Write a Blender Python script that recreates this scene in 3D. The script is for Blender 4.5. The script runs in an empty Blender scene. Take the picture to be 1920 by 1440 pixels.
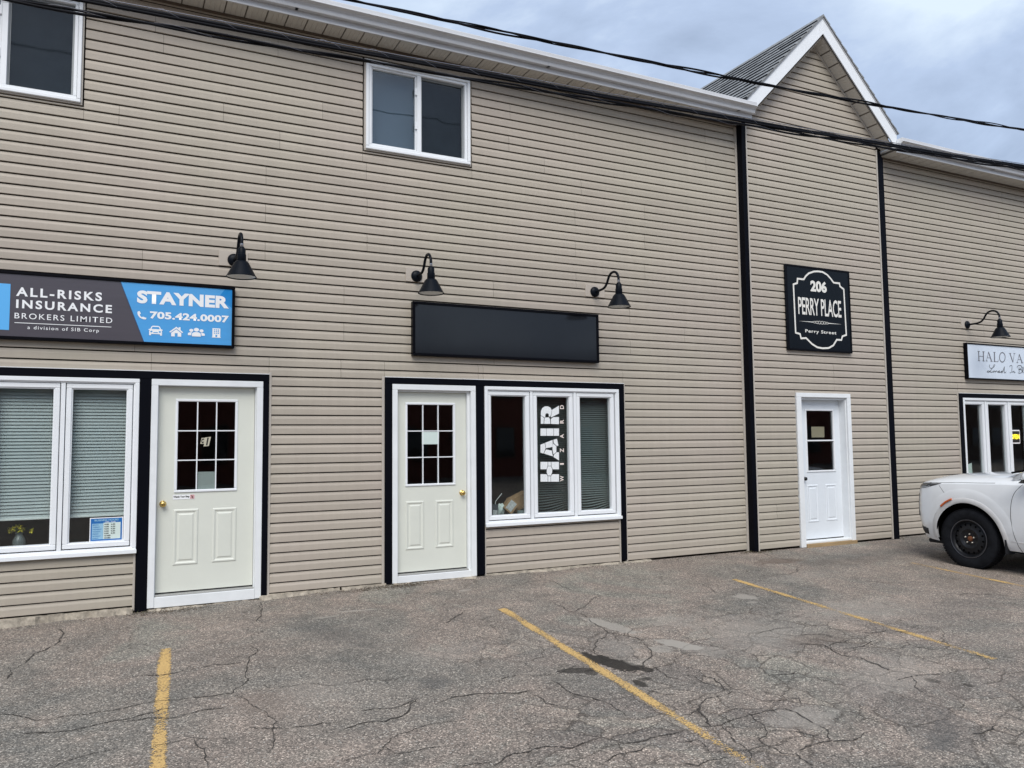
# Shop front in taupe siding with black trim, gabled bay and a parked car.
import bpy, bmesh, math, random
from mathutils import Vector, Matrix
random.seed(7)
SC = bpy.context.scene
DATA = {'HAIR': [[(4.7624, 1.855), (4.765, 1.9057), (4.7833, 1.9449), (4.8193, 1.9663), (4.8641, 1.9691), (4.8999, 1.9538), (4.9192, 1.9226), (4.9122, 1.8793), (4.8981, 1.8424), (4.8756, 1.8423), (4.8761, 1.8713), (4.8628, 1.8814), (4.8404, 1.8812), (4.8268, 1.8671), (4.8264, 1.8397), (4.8128, 1.8279), (4.7908, 1.8473)], [(4.7623, 1.8472), (4.7889, 1.8419), (4.8082, 1.8201), (4.8, 1.7515), (4.7609, 1.7514)], [(4.8173, 1.8295), (4.88, 1.8321), (4.893, 1.8048), (4.8967, 1.7515), (4.8072, 1.7515)], [(4.9039, 1.8126), (4.943, 1.8348), (5.0219, 1.8367), (5.0204, 1.7477), (4.9056, 1.75)], [(5.0243, 1.9787), (5.0226, 1.8801), (4.9341, 1.8426), (4.9042, 1.8283), (4.9167, 1.8794), (4.9246, 1.9266)], [(4.7556, 1.6939), (4.8375, 1.6937), (4.8362, 1.6033), (4.7543, 1.6038)], [(4.842, 1.6937), (4.9408, 1.6936), (4.9393, 1.6027), (4.8406, 1.6033)], [(4.9462, 1.6935), (5.0195, 1.6934), (5.018, 1.6022), (4.9447, 1.6027)], [(4.7527, 1.4937), (4.8125, 1.5125), (4.824, 1.4479), (4.7928, 1.3847), (4.7513, 1.397)], [(4.8197, 1.5163), (4.925, 1.5504), (4.9281, 1.4645), (4.8294, 1.4501)], [(4.8291, 1.4354), (4.9112, 1.4202), (4.9262, 1.3475), (4.7999, 1.3846)], [(4.9358, 1.5527), (4.9884, 1.5656), (5.0078, 1.4792), (4.9824, 1.4771), (4.9397, 1.5151)], [(4.9333, 1.5074), (4.9778, 1.4717), (4.9766, 1.4013), (4.9356, 1.3707), (4.9229, 1.4216), (4.9226, 1.4606)], [(4.94, 1.3652), (4.9811, 1.3973), (5.0146, 1.3968), (5.0129, 1.2952), (4.9351, 1.3396)], [(4.7496, 1.2826), (4.8517, 1.2805), (4.8492, 1.2325), (4.8325, 1.1902), (4.7483, 1.1923)], [(4.8571, 1.2804), (4.8964, 1.2796), (4.8975, 1.2314), (4.8563, 1.2323)], [(4.9027, 1.2794), (5.0126, 1.2772), (5.011, 1.1858), (4.9201, 1.1881), (4.9037, 1.2312)], [(4.8388, 1.1901), (4.8545, 1.2269), (4.8992, 1.2259), (4.9146, 1.1805), (4.9095, 1.1418), (4.8938, 1.1111), (4.8509, 1.1124), (4.8355, 1.1515)], [(4.7474, 1.1322), (4.8298, 1.13), (4.849, 1.1031), (4.848, 1.0374), (4.7461, 1.0406)], [(4.8544, 1.1045), (4.8901, 1.1035), (4.889, 1.0361), (4.8533, 1.0372)], [(4.8955, 1.1049), (4.9155, 1.1276), (5.01, 1.125), (5.0085, 1.0324), (4.8944, 1.036)]], 'WIZ': [('D', 5.0382, 5.0939, 1.9378, 1.9859), ('R', 5.0351, 5.0907, 1.7564, 1.8038), ('A', 5.032, 5.0876, 1.5719, 1.6226), ('Z', 5.0291, 5.0845, 1.3958, 1.4452), ('I', 5.0265, 5.0819, 1.2413, 1.2613), ('W', 5.023, 5.0783, 1.0356, 1.1051)], 'EMB': [(8.9219, 3.7981), (9.0005, 3.8223), (9.0091, 3.8887), (9.1358, 3.8892), (9.1762, 3.9386), (9.2414, 3.9884), (9.353, 4.0263), (9.4364, 4.0356), (9.5337, 4.0339), (9.6298, 3.9974), (9.6975, 3.946), (9.7567, 3.8895), (9.8792, 3.8891), (9.8909, 3.8428), (9.9691, 3.8036), (9.9839, 3.1027), (9.8994, 3.0781), (9.8733, 3.0198), (9.7738, 3.019), (9.6983, 2.9306), (9.5978, 2.8858), (9.4722, 2.8763), (9.3625, 2.8855), (9.2555, 2.9304), (9.19, 2.977), (9.1378, 3.014), (9.0378, 3.0032), (9.0196, 3.0673), (8.9324, 3.0825)], 'T206': (9.2674, 9.6056, 3.7197, 3.8902), 'TPERRY': (9.0039, 9.8973, 3.36, 3.6202), 'TSTREET': (9.1291, 9.7709, 3.0833, 3.1456), 'ORN': [(9.0022, 3.2577), (9.2998, 3.2613), (9.451, 3.2601), (9.6041, 3.2609), (9.9043, 3.266)], 'S3': [(8.7734, 4.0867), (10.1043, 4.1007), (10.1005, 2.8301), (8.7764, 2.8152)], 'ALLRISKS': (-0.8032, -0.0968, 2.9248, 3.0103), 'INSUR': (-0.7999, -0.008, 2.8128, 2.8941), 'BROK': (-0.8092, -0.0032, 2.7162, 2.7694), 'RULE': [(-0.8073, 2.6769), (-0.0097, 2.6792)], 'DIV': (-0.704, -0.1149, 2.6124, 2.6553), 'STAY': (0.2087, 1.0655, 2.9291, 3.0574), 'PHONE': (0.3277, 1.068, 2.783, 2.856), 'PHI': (0.2147, 0.298, 2.7724, 2.8516), 'ICAR': (0.3189, 0.4452, 2.6181, 2.7135), 'IHOU': (0.506, 0.6352, 2.6164, 2.7154), 'IPEO': (0.6785, 0.838, 2.6258, 2.7144), 'IBUI': (0.9053, 0.9913, 2.6237, 2.7194), 'SQ1': [(-0.8471, 3.0313), (-0.8502, 2.6103)], 'DIAG': [(0.0528, 3.1363), (0.2856, 2.5441)], 'HALO': [([(13.2933, 2.9988), (13.2889, 2.8361)], 'b'), ([(13.4224, 2.9984), (13.4108, 2.8376)], 'b'), ([(13.2953, 2.9138), (13.4138, 2.9167)], 't'), ([(13.2615, 2.9975), (13.325, 2.9984)], 't'), ([(13.2571, 2.8349), (13.3206, 2.8361)], 't'), ([(13.3931, 2.9972), (13.4526, 2.9985)], 't'), ([(13.3796, 2.8359), (13.4418, 2.837)], 't'), ([(13.4942, 2.8389), (13.5625, 2.9938)], 't'), ([(13.563, 2.9996), (13.6353, 2.84)], 'b'), ([(13.5202, 2.8966), (13.6096, 2.8971)], 't'), ([(13.4713, 2.8393), (13.5264, 2.8395)], 't'), ([(13.6046, 2.8377), (13.6648, 2.8381)], 't'), ([(13.725, 2.9976), (13.7186, 2.8372)], 'b'), ([(13.699, 2.9977), (13.7578, 2.9989)], 't'), ([(13.6925, 2.8362), (13.8187, 2.839), (13.8248, 2.876)], 't'), ([(14.0242, 2.9234), (14.0196, 2.9015), (14.0097, 2.8808), (13.9953, 2.8629), (13.9774, 2.8489), (13.9572, 2.8398), (13.9361, 2.8362), (13.9155, 2.8383), (13.8968, 2.846), (13.8814, 2.8588), (13.8702, 2.8757), (13.8639, 2.8956), (13.8631, 2.9172), (13.8677, 2.9391), (13.8775, 2.9596), (13.8918, 2.9776), (13.9096, 2.9916), (13.9298, 3.0008), (13.9509, 3.0045), (13.9715, 3.0025), (13.9903, 2.9949), (14.0058, 2.9822), (14.0171, 2.9652), (14.0234, 2.9451), (14.0242, 2.9234)], 'm'), ([(14.1693, 2.9981), (14.2417, 2.8424)], 'b'), ([(14.2417, 2.8424), (14.2965, 3.0003)], 't'), ([(14.1406, 2.9987), (14.203, 2.9995)], 't'), ([(14.2705, 3.001), (14.3237, 3.0014)], 't'), ([(14.3653, 2.8408), (14.4344, 2.9898)], 't'), ([(14.4348, 2.994), (14.5088, 2.8429)], 'b'), ([(14.3898, 2.897), (14.4894, 2.8977)], 't'), ([(14.343, 2.8406), (14.3964, 2.8407)], 't'), ([(14.4744, 2.8417), (14.5381, 2.8421)], 't')], 'SCRIPT': [[(13.5837, 2.7773), (13.5656, 2.7593), (13.577, 2.7308), (13.6126, 2.7157), (13.6648, 2.7307), (13.7137, 2.7585), (13.7175, 2.7807), (13.692, 2.7764), (13.6656, 2.7395), (13.6303, 2.7064), (13.5857, 2.6703), (13.5377, 2.6475), (13.5056, 2.6488), (13.5042, 2.6649), (13.5395, 2.6689), (13.5842, 2.6529), (13.6349, 2.6515), (13.6691, 2.6729), (13.663, 2.6553), (13.6812, 2.6518), (13.7066, 2.6769), (13.7185, 2.6529), (13.7437, 2.6752), (13.7669, 2.673), (13.7752, 2.6616), (13.798, 2.6553), (13.8323, 2.672), (13.8422, 2.6782), (13.8235, 2.6793), (13.808, 2.6626), (13.8354, 2.6546), (13.8736, 2.6616), (13.9221, 2.6777), (13.8956, 2.6769), (13.8809, 2.6589), (13.9203, 2.6572), (13.9752, 2.7438), (13.9804, 2.7498), (13.9715, 2.7026), (13.9724, 2.6587), (13.9954, 2.6518), (14.0257, 2.6721)], [(14.1379, 2.755), (14.1544, 2.7791), (14.1835, 2.783), (14.2073, 2.7809), (14.2036, 2.7394), (14.1861, 2.674), (14.1625, 2.6568), (14.1309, 2.6558)], [(14.218, 2.6867), (14.2174, 2.6584), (14.2368, 2.6814), (14.2565, 2.6867), (14.2593, 2.6644), (14.2732, 2.6589), (14.2937, 2.6713)], [(14.3535, 2.7442), (14.356, 2.771), (14.3966, 2.7902), (14.4503, 2.792), (14.4805, 2.7811), (14.4709, 2.751), (14.415, 2.7254), (14.3903, 2.7217), (14.4342, 2.7231), (14.482, 2.7127), (14.4896, 2.6891), (14.448, 2.6611), (14.3989, 2.6566), (14.3754, 2.6648)], [(14.409, 2.7668), (14.4, 2.722), (14.4103, 2.6748)], [(14.5076, 2.6717), (14.4956, 2.7012), (14.5001, 2.749), (14.5165, 2.7674), (14.533, 2.756), (14.5238, 2.7199), (14.5087, 2.6837), (14.5316, 2.6665)]], 'CR': [[(-0.589, -2.447), (-0.504, -2.525), (-0.428, -2.613), (-0.374, -2.69), (-0.315, -2.711), (-0.179, -2.694), (-0.017, -2.711), (0.128, -2.717), (0.342, -2.686), (0.56, -2.726), (0.797, -2.755), (0.889, -2.604), (0.94, -2.505), (0.965, -2.252), (1.017, -1.989), (1.101, -1.88), (1.068, -1.646)], [(0.137, -2.052), (0.324, -2.097), (0.395, -2.125), (0.544, -2.077), (0.747, -2.053), (0.975, -2.091)], [(1.009, -2.687), (1.074, -2.801), (1.183, -2.806), (1.308, -2.802), (1.409, -2.907), (1.504, -2.932)], [(-0.424, -2.895), (-0.34, -2.915), (-0.206, -2.963), (-0.073, -2.957), (0.125, -2.933), (0.29, -2.887), (0.397, -2.857)], [(0.114, -2.96), (0.286, -2.984), (0.386, -3.043), (0.558, -2.993), (0.749, -3.04)], [(0.256, -3.446), (0.361, -3.445), (0.479, -3.421), (0.7, -3.579)], [(-0.661, -1.754), (-0.623, -1.468), (-0.502, -1.092), (-0.346, -0.732), (-0.317, -0.506), (-0.394, -0.339)], [(0.814, -2.802), (0.864, -3.012), (0.942, -3.226), (0.976, -3.407), (0.917, -3.619), (0.845, -3.858)], [(0.488, -3.426), (0.528, -3.628), (0.52, -3.891)], [(-0.232, -3.502), (-0.167, -3.437), (-0.045, -3.397), (0.118, -3.415)], [(0.805, -3.412), (0.917, -3.501), (1.096, -3.563), (1.331, -3.592)], [(1.397, -0.187), (1.364, -0.49), (1.237, -0.931)], [(1.504, -2.932), (1.677, -2.911), (1.785, -2.988), (1.87, -3.012), (2.011, -2.956)], [(2.436, -3.369), (2.55, -3.366), (2.695, -3.335), (2.81, -3.42), (2.939, -3.455), (3.071, -3.384), (3.221, -3.316)], [(1.479, -3.471), (1.59, -3.495), (1.697, -3.533), (1.875, -3.447)], [(2.005, -3.57), (2.197, -3.541), (2.454, -3.618), (2.681, -3.658)], [(3.716, -0.232), (3.71, -0.534), (3.834, -0.591), (3.985, -0.64), (4.263, -0.534), (4.488, -0.499), (4.522, -0.806), (4.534, -1.201), (4.634, -1.43), (4.869, -1.447), (5.086, -1.592), (5.148, -1.755), (5.326, -1.881)], [(4.626, -0.207), (4.488, -0.499)], [(4.015, -1.573), (4.002, -1.805), (4.027, -1.931), (4.197, -1.817), (4.421, -1.593), (4.651, -1.438)], [(4.041, -2.193), (3.966, -2.432), (3.923, -2.669), (4.028, -2.84), (4.047, -2.968), (4.102, -2.994)], [(4.027, -1.931), (4.041, -2.193)], [(4.028, -2.84), (4.188, -2.666), (4.356, -2.647), (4.565, -2.711)], [(3.347, -3.98), (3.405, -4.104), (3.504, -4.17)], [(1.189, -4.138), (1.289, -4.139), (1.388, -4.152), (1.464, -4.058), (1.595, -3.942), (1.746, -3.9), (1.897, -3.901), (2.051, -3.934)], [(1.464, -4.058), (1.489, -4.192), (1.609, -4.214), (1.743, -4.23)], [(1.296, -3.728), (1.442, -3.68), (1.578, -3.72), (1.764, -3.619), (1.891, -3.437)], [(1.715, -4.509), (1.818, -4.514), (1.923, -4.543)], [(2.858, -3.545), (2.857, -3.747), (2.88, -3.874), (2.97, -4.064), (2.954, -4.331)], [(2.605, -3.696), (2.607, -3.918), (2.714, -4.079)], [(3.711, -3.594), (3.683, -3.718), (3.656, -3.838), (3.712, -3.949)], [(2.684, -4.649), (2.827, -4.694), (2.969, -4.677), (3.118, -4.689)], [(2.469, -4.826), (2.638, -4.786), (2.835, -4.753)], [(1.913, -4.587), (2.087, -4.501), (2.284, -4.497), (2.408, -4.588), (2.582, -4.54)], [(2.693, -1.833), (2.926, -1.604), (3.096, -1.462)], [(3.923, -2.669), (3.72, -2.815), (3.477, -3.139)], [(4.012, -3.067), (3.872, -3.377), (3.624, -3.6), (3.432, -3.644)], [(3.787, -3.856), (3.858, -3.89), (3.835, -4.091), (3.851, -4.219), (3.914, -4.326), (3.927, -4.464), (3.957, -4.515), (4.066, -4.549), (4.19, -4.571), (4.135, -4.654)], [(3.483, -4.344), (3.494, -4.385), (3.635, -4.307), (3.723, -4.312), (3.883, -4.273)], [(3.28, -4.487), (3.422, -4.454), (3.505, -4.39)], [(3.268, -4.655), (3.328, -4.699), (3.406, -4.706), (3.556, -4.667), (3.711, -4.659), (3.838, -4.652), (3.957, -4.657)], [(3.505, -4.39), (3.393, -4.573), (3.328, -4.699)], [(3.406, -4.706), (3.37, -4.81), (3.299, -4.948), (3.286, -5.064)], [(3.126, -4.809), (3.121, -4.863), (3.076, -4.977), (3.18, -5.021), (3.286, -5.064), (3.394, -5.049), (3.459, -5.066)], [(3.691, -4.616), (3.646, -4.758), (3.583, -4.912), (3.458, -4.968), (3.431, -5.039), (3.433, -5.174), (3.488, -5.226)], [(3.583, -4.912), (3.642, -4.91), (3.73, -4.967), (3.766, -5.043), (3.818, -5.169)], [(3.543, -5.187), (3.636, -5.164), (3.818, -5.169), (3.941, -5.228), (4.109, -5.163)], [(3.286, -5.064), (3.245, -5.135), (3.171, -5.2)], [(3.506, -5.209), (3.471, -5.319), (3.471, -5.368)], [(2.837, -5.039), (2.901, -5.094), (2.999, -5.067), (3.119, -5.075)], [(3.818, -5.169), (3.914, -5.07), (3.943, -4.962)], [(5.036, -3.22), (5.242, -3.222), (5.423, -3.211), (5.651, -3.284)], [(5.391, -3.448), (5.498, -3.467), (5.583, -3.507), (5.64, -3.684)], [(5.156, -3.631), (5.265, -3.682), (5.353, -3.752), (5.285, -3.884), (5.247, -4.024), (5.337, -4.117), (5.311, -4.301), (5.286, -4.476)], [(5.285, -3.884), (5.462, -3.747), (5.687, -3.736)], [(5.405, -3.887), (5.581, -3.914), (5.895, -3.834)], [(5.11, -4.611), (5.221, -4.6), (5.304, -4.595), (5.401, -4.611), (5.497, -4.642), (5.626, -4.637)], [(5.304, -4.595), (5.103, -4.773), (5.052, -4.905), (5.046, -5.015)], [(6.375, -3.815), (6.235, -3.654), (6.058, -3.667), (5.943, -3.613)], [(8.098, 0.134), (8.09, -0.254), (8.011, -0.658), (8.059, -0.887), (8.175, -1.075), (8.098, -1.426)], [(8.383, -0.825), (8.395, -1.107)], [(6.732, -1.392), (7.019, -1.411), (7.317, -1.455), (7.558, -1.364), (7.757, -1.146)], [(5.775, -1.38), (5.915, -1.393), (6.007, -1.435), (5.85, -1.852), (5.71, -1.788), (5.491, -1.733)], [(8.147, -3.047), (8.299, -3.025), (8.435, -3.133), (8.633, -3.316)], [(4.945, -5.441), (4.954, -5.522), (5.006, -5.577)], [(4.651, -5.452), (4.775, -5.482), (4.945, -5.441)], [(4.379, -4.136), (4.513, -4.178), (4.608, -4.155)], [(4.089, -3.479), (4.217, -3.539), (4.289, -3.624)], [(7.778, -2.088), (7.978, -2.285), (8.179, -2.429)], [(3.85, -4.238), (3.947, -4.018), (3.858, -3.89)], [(3.957, -4.657), (3.981, -4.754), (3.943, -4.962)], [(3.018, -4.813), (3.126, -4.809)]], 'SPOT': {'oil': [(3.367, -3.169), (3.53, -3.619), (3.496, -3.35), (3.038, -3.44)], 'pale': [(4.05, -2.302), (4.109, -2.725), (4.163, -3.109), (4.173, -3.441), (3.627, -3.411), (3.196, -2.74), (5.982, -2.086), (5.559, -2.899), (3.975, -4.834), (3.568, -0.469)], 'brown': [(7.994, -0.844), (0.922, -2.933), (5.534, -3.664)], 'dark': [(4.561, -5.566), (5.304, -4.682), (2.204, -0.856), (2.016, -3.272)]}}
COL = SC.collection
# ------------------------------------------------------------------ camera
YAW, PITCH, ROLL = 26.725, 4.1186, -0.5885
def camera():
    cd = bpy.data.cameras.new('camera'); co = bpy.data.objects.new('camera', cd); COL.objects.link(co)
    cy, sy = math.cos(math.radians(YAW)), math.sin(math.radians(YAW))
    cp, sp = math.cos(math.radians(PITCH)), math.sin(math.radians(PITCH))
    f = Vector((sy*cp, cy*cp, sp)); r = Vector((cy, -sy, 0)); u = r.cross(f)
    c, s = math.cos(math.radians(ROLL)), math.sin(math.radians(ROLL))
    r2 = c*r+s*u; u2 = -s*r+c*u
    m = Matrix((r2, u2, -f)).transposed().to_4x4(); m.translation = Vector((0, -8.6488, 1.5365))
    co.matrix_world = m
    cd.sensor_width = 36; cd.lens = 36*1497.7/1920; cd.clip_end = 900; cd.clip_start = 0.05
    SC.camera = co
camera()
# ------------------------------------------------------------------ sky, sun, exposure
SUN_EL, SUN_AZ = 48.0, 205.0          # azimuth the light comes from, clockwise from +y
def world():
    w = bpy.data.worlds.new('World'); SC.world = w; w.use_nodes = True
    nt = w.node_tree; nt.nodes.clear(); N = nt.nodes.new; L = nt.links.new
    out = N('ShaderNodeOutputWorld'); bg = N('ShaderNodeBackground'); bg.inputs[1].default_value = 0.1
    sky = N('ShaderNodeTexSky'); sky.sky_type = 'NISHITA'; sky.sun_disc = False
    sky.sun_elevation = math.radians(SUN_EL); sky.sun_rotation = math.radians(SUN_AZ)
    sky.air_density = 1.2; sky.dust_density = 2.0
    tc = N('ShaderNodeTexCoord'); sep = N('ShaderNodeSeparateXYZ'); L(tc.outputs['Generated'], sep.inputs[0])
    mz = N('ShaderNodeMath'); mz.operation = 'MAXIMUM'; mz.inputs[1].default_value = 0.0; L(sep.outputs[2], mz.inputs[0])
    ad = N('ShaderNodeMath'); ad.operation = 'ADD'; ad.inputs[1].default_value = 0.22; L(mz.outputs[0], ad.inputs[0])
    dx = N('ShaderNodeMath'); dx.operation = 'DIVIDE'; L(sep.outputs[0], dx.inputs[0]); L(ad.outputs[0], dx.inputs[1])
    dy = N('ShaderNodeMath'); dy.operation = 'DIVIDE'; L(sep.outputs[1], dy.inputs[0]); L(ad.outputs[0], dy.inputs[1])
    cb = N('ShaderNodeCombineXYZ'); L(dx.outputs[0], cb.inputs[0]); L(dy.outputs[0], cb.inputs[1]); cb.inputs[2].default_value = 8.4
    n1 = N('ShaderNodeTexNoise'); n1.inputs['Scale'].default_value = 1.7; n1.inputs['Detail'].default_value = 8; n1.inputs['Roughness'].default_value = 0.56; n1.inputs['Distortion'].default_value = 0.4
    L(cb.outputs[0], n1.inputs['Vector'])
    cr = N('ShaderNodeValToRGB'); e = cr.color_ramp.elements
    e[0].position = 0.36; e[0].color = (1.9, 2.35, 3.2, 1); e[1].position = 0.64; e[1].color = (4.2, 4.85, 5.6, 1)
    m1 = e.new(0.5); m1.color = (2.7, 3.3, 4.4, 1)
    L(n1.outputs[0], cr.inputs[0])
    mx = N('ShaderNodeMix'); mx.data_type = 'RGBA'; mx.inputs[0].default_value = 0.9
    L(sky.outputs[0], mx.inputs[6]); L(cr.outputs[0], mx.inputs[7])
    L(mx.outputs[2], bg.inputs[0]); L(bg.outputs[0], out.inputs[0])
world()
def sun():
    ld = bpy.data.lights.new('sun', 'SUN'); lo = bpy.data.objects.new('sun', ld); COL.objects.link(lo)
    ld.energy = 1.5; ld.angle = math.radians(38); ld.color = (1.0, 0.965, 0.91)
    az = math.radians(SUN_AZ); el = math.radians(SUN_EL)
    d = Vector((math.sin(az)*math.cos(el), math.cos(az)*math.cos(el), math.sin(el)))
    lo.rotation_euler = d.to_track_quat('Z', 'Y').to_euler()
sun()
vs = SC.view_settings; vs.view_transform = 'Standard'; vs.look = 'None'; vs.exposure = 0.98; vs.gamma = 1; vs.use_curve_mapping = False
SC.cycles.max_bounces = 6; SC.cycles.diffuse_bounces = 3; SC.cycles.transparent_max_bounces = 16
# ------------------------------------------------------------------ materials
MATS = {}
def mat(name, col, rough=0.5, metal=0.0, noise=0.0, nscale=4.0, bump=0.0, bscale=60.0, spec=0.5, rnd=0.0, emis=None, coat=0.0, stretch=(1,1,1), tint=None):
    if name in MATS: return MATS[name]
    m = bpy.data.materials.new(name); m.use_nodes = True; nt = m.node_tree; N = nt.nodes.new; L = nt.links.new
    b = nt.nodes['Principled BSDF']
    b.inputs['Base Color'].default_value = (*col, 1); b.inputs['Roughness'].default_value = rough; b.inputs['Metallic'].default_value = metal
    b.inputs['Specular IOR Level'].default_value = spec; b.inputs['Coat Weight'].default_value = coat
    src = None
    if noise > 0 or bump > 0:
        tc = N('ShaderNodeTexCoord'); mp = N('ShaderNodeMapping'); mp.inputs['Scale'].default_value = stretch
        L(tc.outputs['Object'], mp.inputs[0])
    if noise > 0:
        n = N('ShaderNodeTexNoise'); n.inputs['Scale'].default_value = nscale; n.inputs['Detail'].default_value = 7; n.inputs['Roughness'].default_value = 0.62
        L(mp.outputs[0], n.inputs['Vector'])
        mr = N('ShaderNodeMapRange'); mr.inputs['From Min'].default_value = 0.25; mr.inputs['From Max'].default_value = 0.75
        mr.inputs['To Min'].default_value = 1-noise; mr.inputs['To Max'].default_value = 1+noise*0.6; L(n.outputs[0], mr.inputs[0])
        fac = mr.outputs[0]
        if rnd > 0:
            oi = N('ShaderNodeObjectInfo'); m2 = N('ShaderNodeMapRange'); m2.inputs['To Min'].default_value = 1-rnd; m2.inputs['To Max'].default_value = 1+rnd
            L(oi.outputs['Random'], m2.inputs[0]); mu = N('ShaderNodeMath'); mu.operation = 'MULTIPLY'; L(fac, mu.inputs[0]); L(m2.outputs[0], mu.inputs[1]); fac = mu.outputs[0]
        vm = N('ShaderNodeVectorMath'); vm.operation = 'SCALE'; vm.inputs[0].default_value = col; L(fac, vm.inputs['Scale'])
        L(vm.outputs[0], b.inputs['Base Color'])
        r2 = N('ShaderNodeMapRange'); r2.inputs['To Min'].default_value = min(1, rough*1.25); r2.inputs['To Max'].default_value = rough*0.75; L(n.outputs[0], r2.inputs[0]); L(r2.outputs[0], b.inputs['Roughness'])
    if bump > 0:
        n2 = N('ShaderNodeTexNoise'); n2.inputs['Scale'].default_value = bscale; n2.inputs['Detail'].default_value = 4; L(mp.outputs[0], n2.inputs['Vector'])
        bp = N('ShaderNodeBump'); bp.inputs['Strength'].default_value = bump; bp.inputs['Distance'].default_value = 0.01; L(n2.outputs[0], bp.inputs['Height']); L(bp.outputs[0], b.inputs['Normal'])
    if emis:
        b.inputs['Emission Color'].default_value = (*emis[:3], 1); b.inputs['Emission Strength'].default_value = emis[3]
    MATS[name] = m; return m
def glass(name, tint=(1,1,1), base=0.09, rough=0.0, dark=0.0, wav=0.0):
    m = bpy.data.materials.new(name); m.use_nodes = True; nt = m.node_tree; nt.nodes.clear(); N = nt.nodes.new; L = nt.links.new
    out = N('ShaderNodeOutputMaterial'); mx = N('ShaderNodeMixShader'); tr = N('ShaderNodeBsdfTransparent'); gl = N('ShaderNodeBsdfGlossy')
    tr.inputs[0].default_value = (*tint, 1); gl.inputs['Roughness'].default_value = rough
    ge = N('ShaderNodeNewGeometry'); dt = N('ShaderNodeVectorMath'); dt.operation = 'DOT_PRODUCT'; L(ge.outputs['Normal'], dt.inputs[0]); L(ge.outputs['Incoming'], dt.inputs[1])
    ab = N('ShaderNodeMath'); ab.operation = 'ABSOLUTE'; L(dt.outputs['Value'], ab.inputs[0]); iv = N('ShaderNodeMath'); iv.operation = 'SUBTRACT'; iv.inputs[0].default_value = 1.0; L(ab.outputs[0], iv.inputs[1])
    p5 = N('ShaderNodeMath'); p5.operation = 'POWER'; L(iv.outputs[0], p5.inputs[0]); p5.inputs[1].default_value = 5.0
    fr = N('ShaderNodeMath'); fr.operation = 'MULTIPLY_ADD'; L(p5.outputs[0], fr.inputs[0]); fr.inputs[1].default_value = 0.8; fr.inputs[2].default_value = 0.04
    mr = N('ShaderNodeMath'); mr.operation = 'MULTIPLY_ADD'; mr.inputs[1].default_value = 1.0; mr.inputs[2].default_value = base-0.04; mr.use_clamp = True
    L(fr.outputs[0], mr.inputs[0]); L(mr.outputs[0], mx.inputs[0]); L(tr.outputs[0], mx.inputs[1]); L(gl.outputs[0], mx.inputs[2]); L(mx.outputs[0], out.inputs[0])
    if wav > 0:
        tc = N('ShaderNodeTexCoord'); n = N('ShaderNodeTexNoise'); n.inputs['Scale'].default_value = 3.0; n.inputs['Detail'].default_value = 1; L(tc.outputs['Object'], n.inputs['Vector'])
        bp = N('ShaderNodeBump'); bp.inputs['Strength'].default_value = wav; bp.inputs['Distance'].default_value = 0.02; L(n.outputs[0], bp.inputs['Height']); L(bp.outputs[0], gl.inputs['Normal'])
    MATS[name] = m; return m
SIDING = mat('siding_vinyl', (0.418, 0.370, 0.314), 0.55, noise=0.08, nscale=1.4, bump=0.10, bscale=30, rnd=0.035, stretch=(0.6,1,6), spec=0.3)
def streaks(m, amt):
    nt = m.node_tree; N = nt.nodes.new; L = nt.links.new; b = nt.nodes['Principled BSDF']; src = b.inputs['Base Color'].links[0].from_socket
    tc = N('ShaderNodeTexCoord'); mp = N('ShaderNodeMapping'); mp.inputs['Scale'].default_value = (7, 1, .35); L(tc.outputs['Object'], mp.inputs[0])
    n = N('ShaderNodeTexNoise'); n.inputs['Scale'].default_value = 1.6; n.inputs['Detail'].default_value = 6; n.inputs['Roughness'].default_value = .7; L(mp.outputs[0], n.inputs['Vector'])
    n2 = N('ShaderNodeTexNoise'); n2.inputs['Scale'].default_value = .5; n2.inputs['Detail'].default_value = 3; L(tc.outputs['Object'], n2.inputs['Vector'])
    r = N('ShaderNodeMapRange'); r.inputs['From Min'].default_value = .38; r.inputs['From Max'].default_value = .62; r.inputs['To Min'].default_value = 1-amt; r.inputs['To Max'].default_value = 1+amt*.4; L(n.outputs[0], r.inputs[0])
    c = N('ShaderNodeValToRGB'); c.color_ramp.elements[0].position = .38; c.color_ramp.elements[0].color = (1.0, .985, .985, 1); c.color_ramp.elements[1].position = .62; c.color_ramp.elements[1].color = (.985, 1.0, .965, 1); L(n2.outputs[0], c.inputs[0])
    s = N('ShaderNodeVectorMath'); s.operation = 'SCALE'; L(c.outputs[0], s.inputs[0]); L(r.outputs[0], s.inputs['Scale'])
    x = N('ShaderNodeVectorMath'); x.operation = 'MULTIPLY'; L(src, x.inputs[0]); L(s.outputs[0], x.inputs[1]); L(x.outputs[0], b.inputs['Base Color'])
streaks(SIDING, .035)
SHEATH = mat('sheathing_gap_shade', (0.012, 0.009, 0.007), 0.95, spec=0.1)  # near-black: shadow in the siding gaps is put into this colour
BEIGE = mat('beige_trim', (0.46, 0.42, 0.37), 0.5, noise=0.05)
BLACK = mat('black_trim', (0.0025, 0.003, 0.006), 0.5, noise=0.25, nscale=3, spec=0.07)
WHITE = mat('white_vinyl', (0.80, 0.82, 0.84), 0.38, noise=0.05, nscale=3)
WHITEW = mat('white_wood', (0.77, 0.79, 0.80), 0.45, noise=0.07, nscale=5, bump=0.05, bscale=40)
GUT = mat('gutter_metal', (0.56, 0.565, 0.58), 0.4, noise=0.16, nscale=2.5, stretch=(0.5, 1, 3))
SOFF = mat('soffit_vinyl', (0.54, 0.51, 0.46), 0.6, noise=0.06)
SOFF2 = mat('soffit_groove', (0.14, 0.12, 0.10), 0.8)
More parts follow.
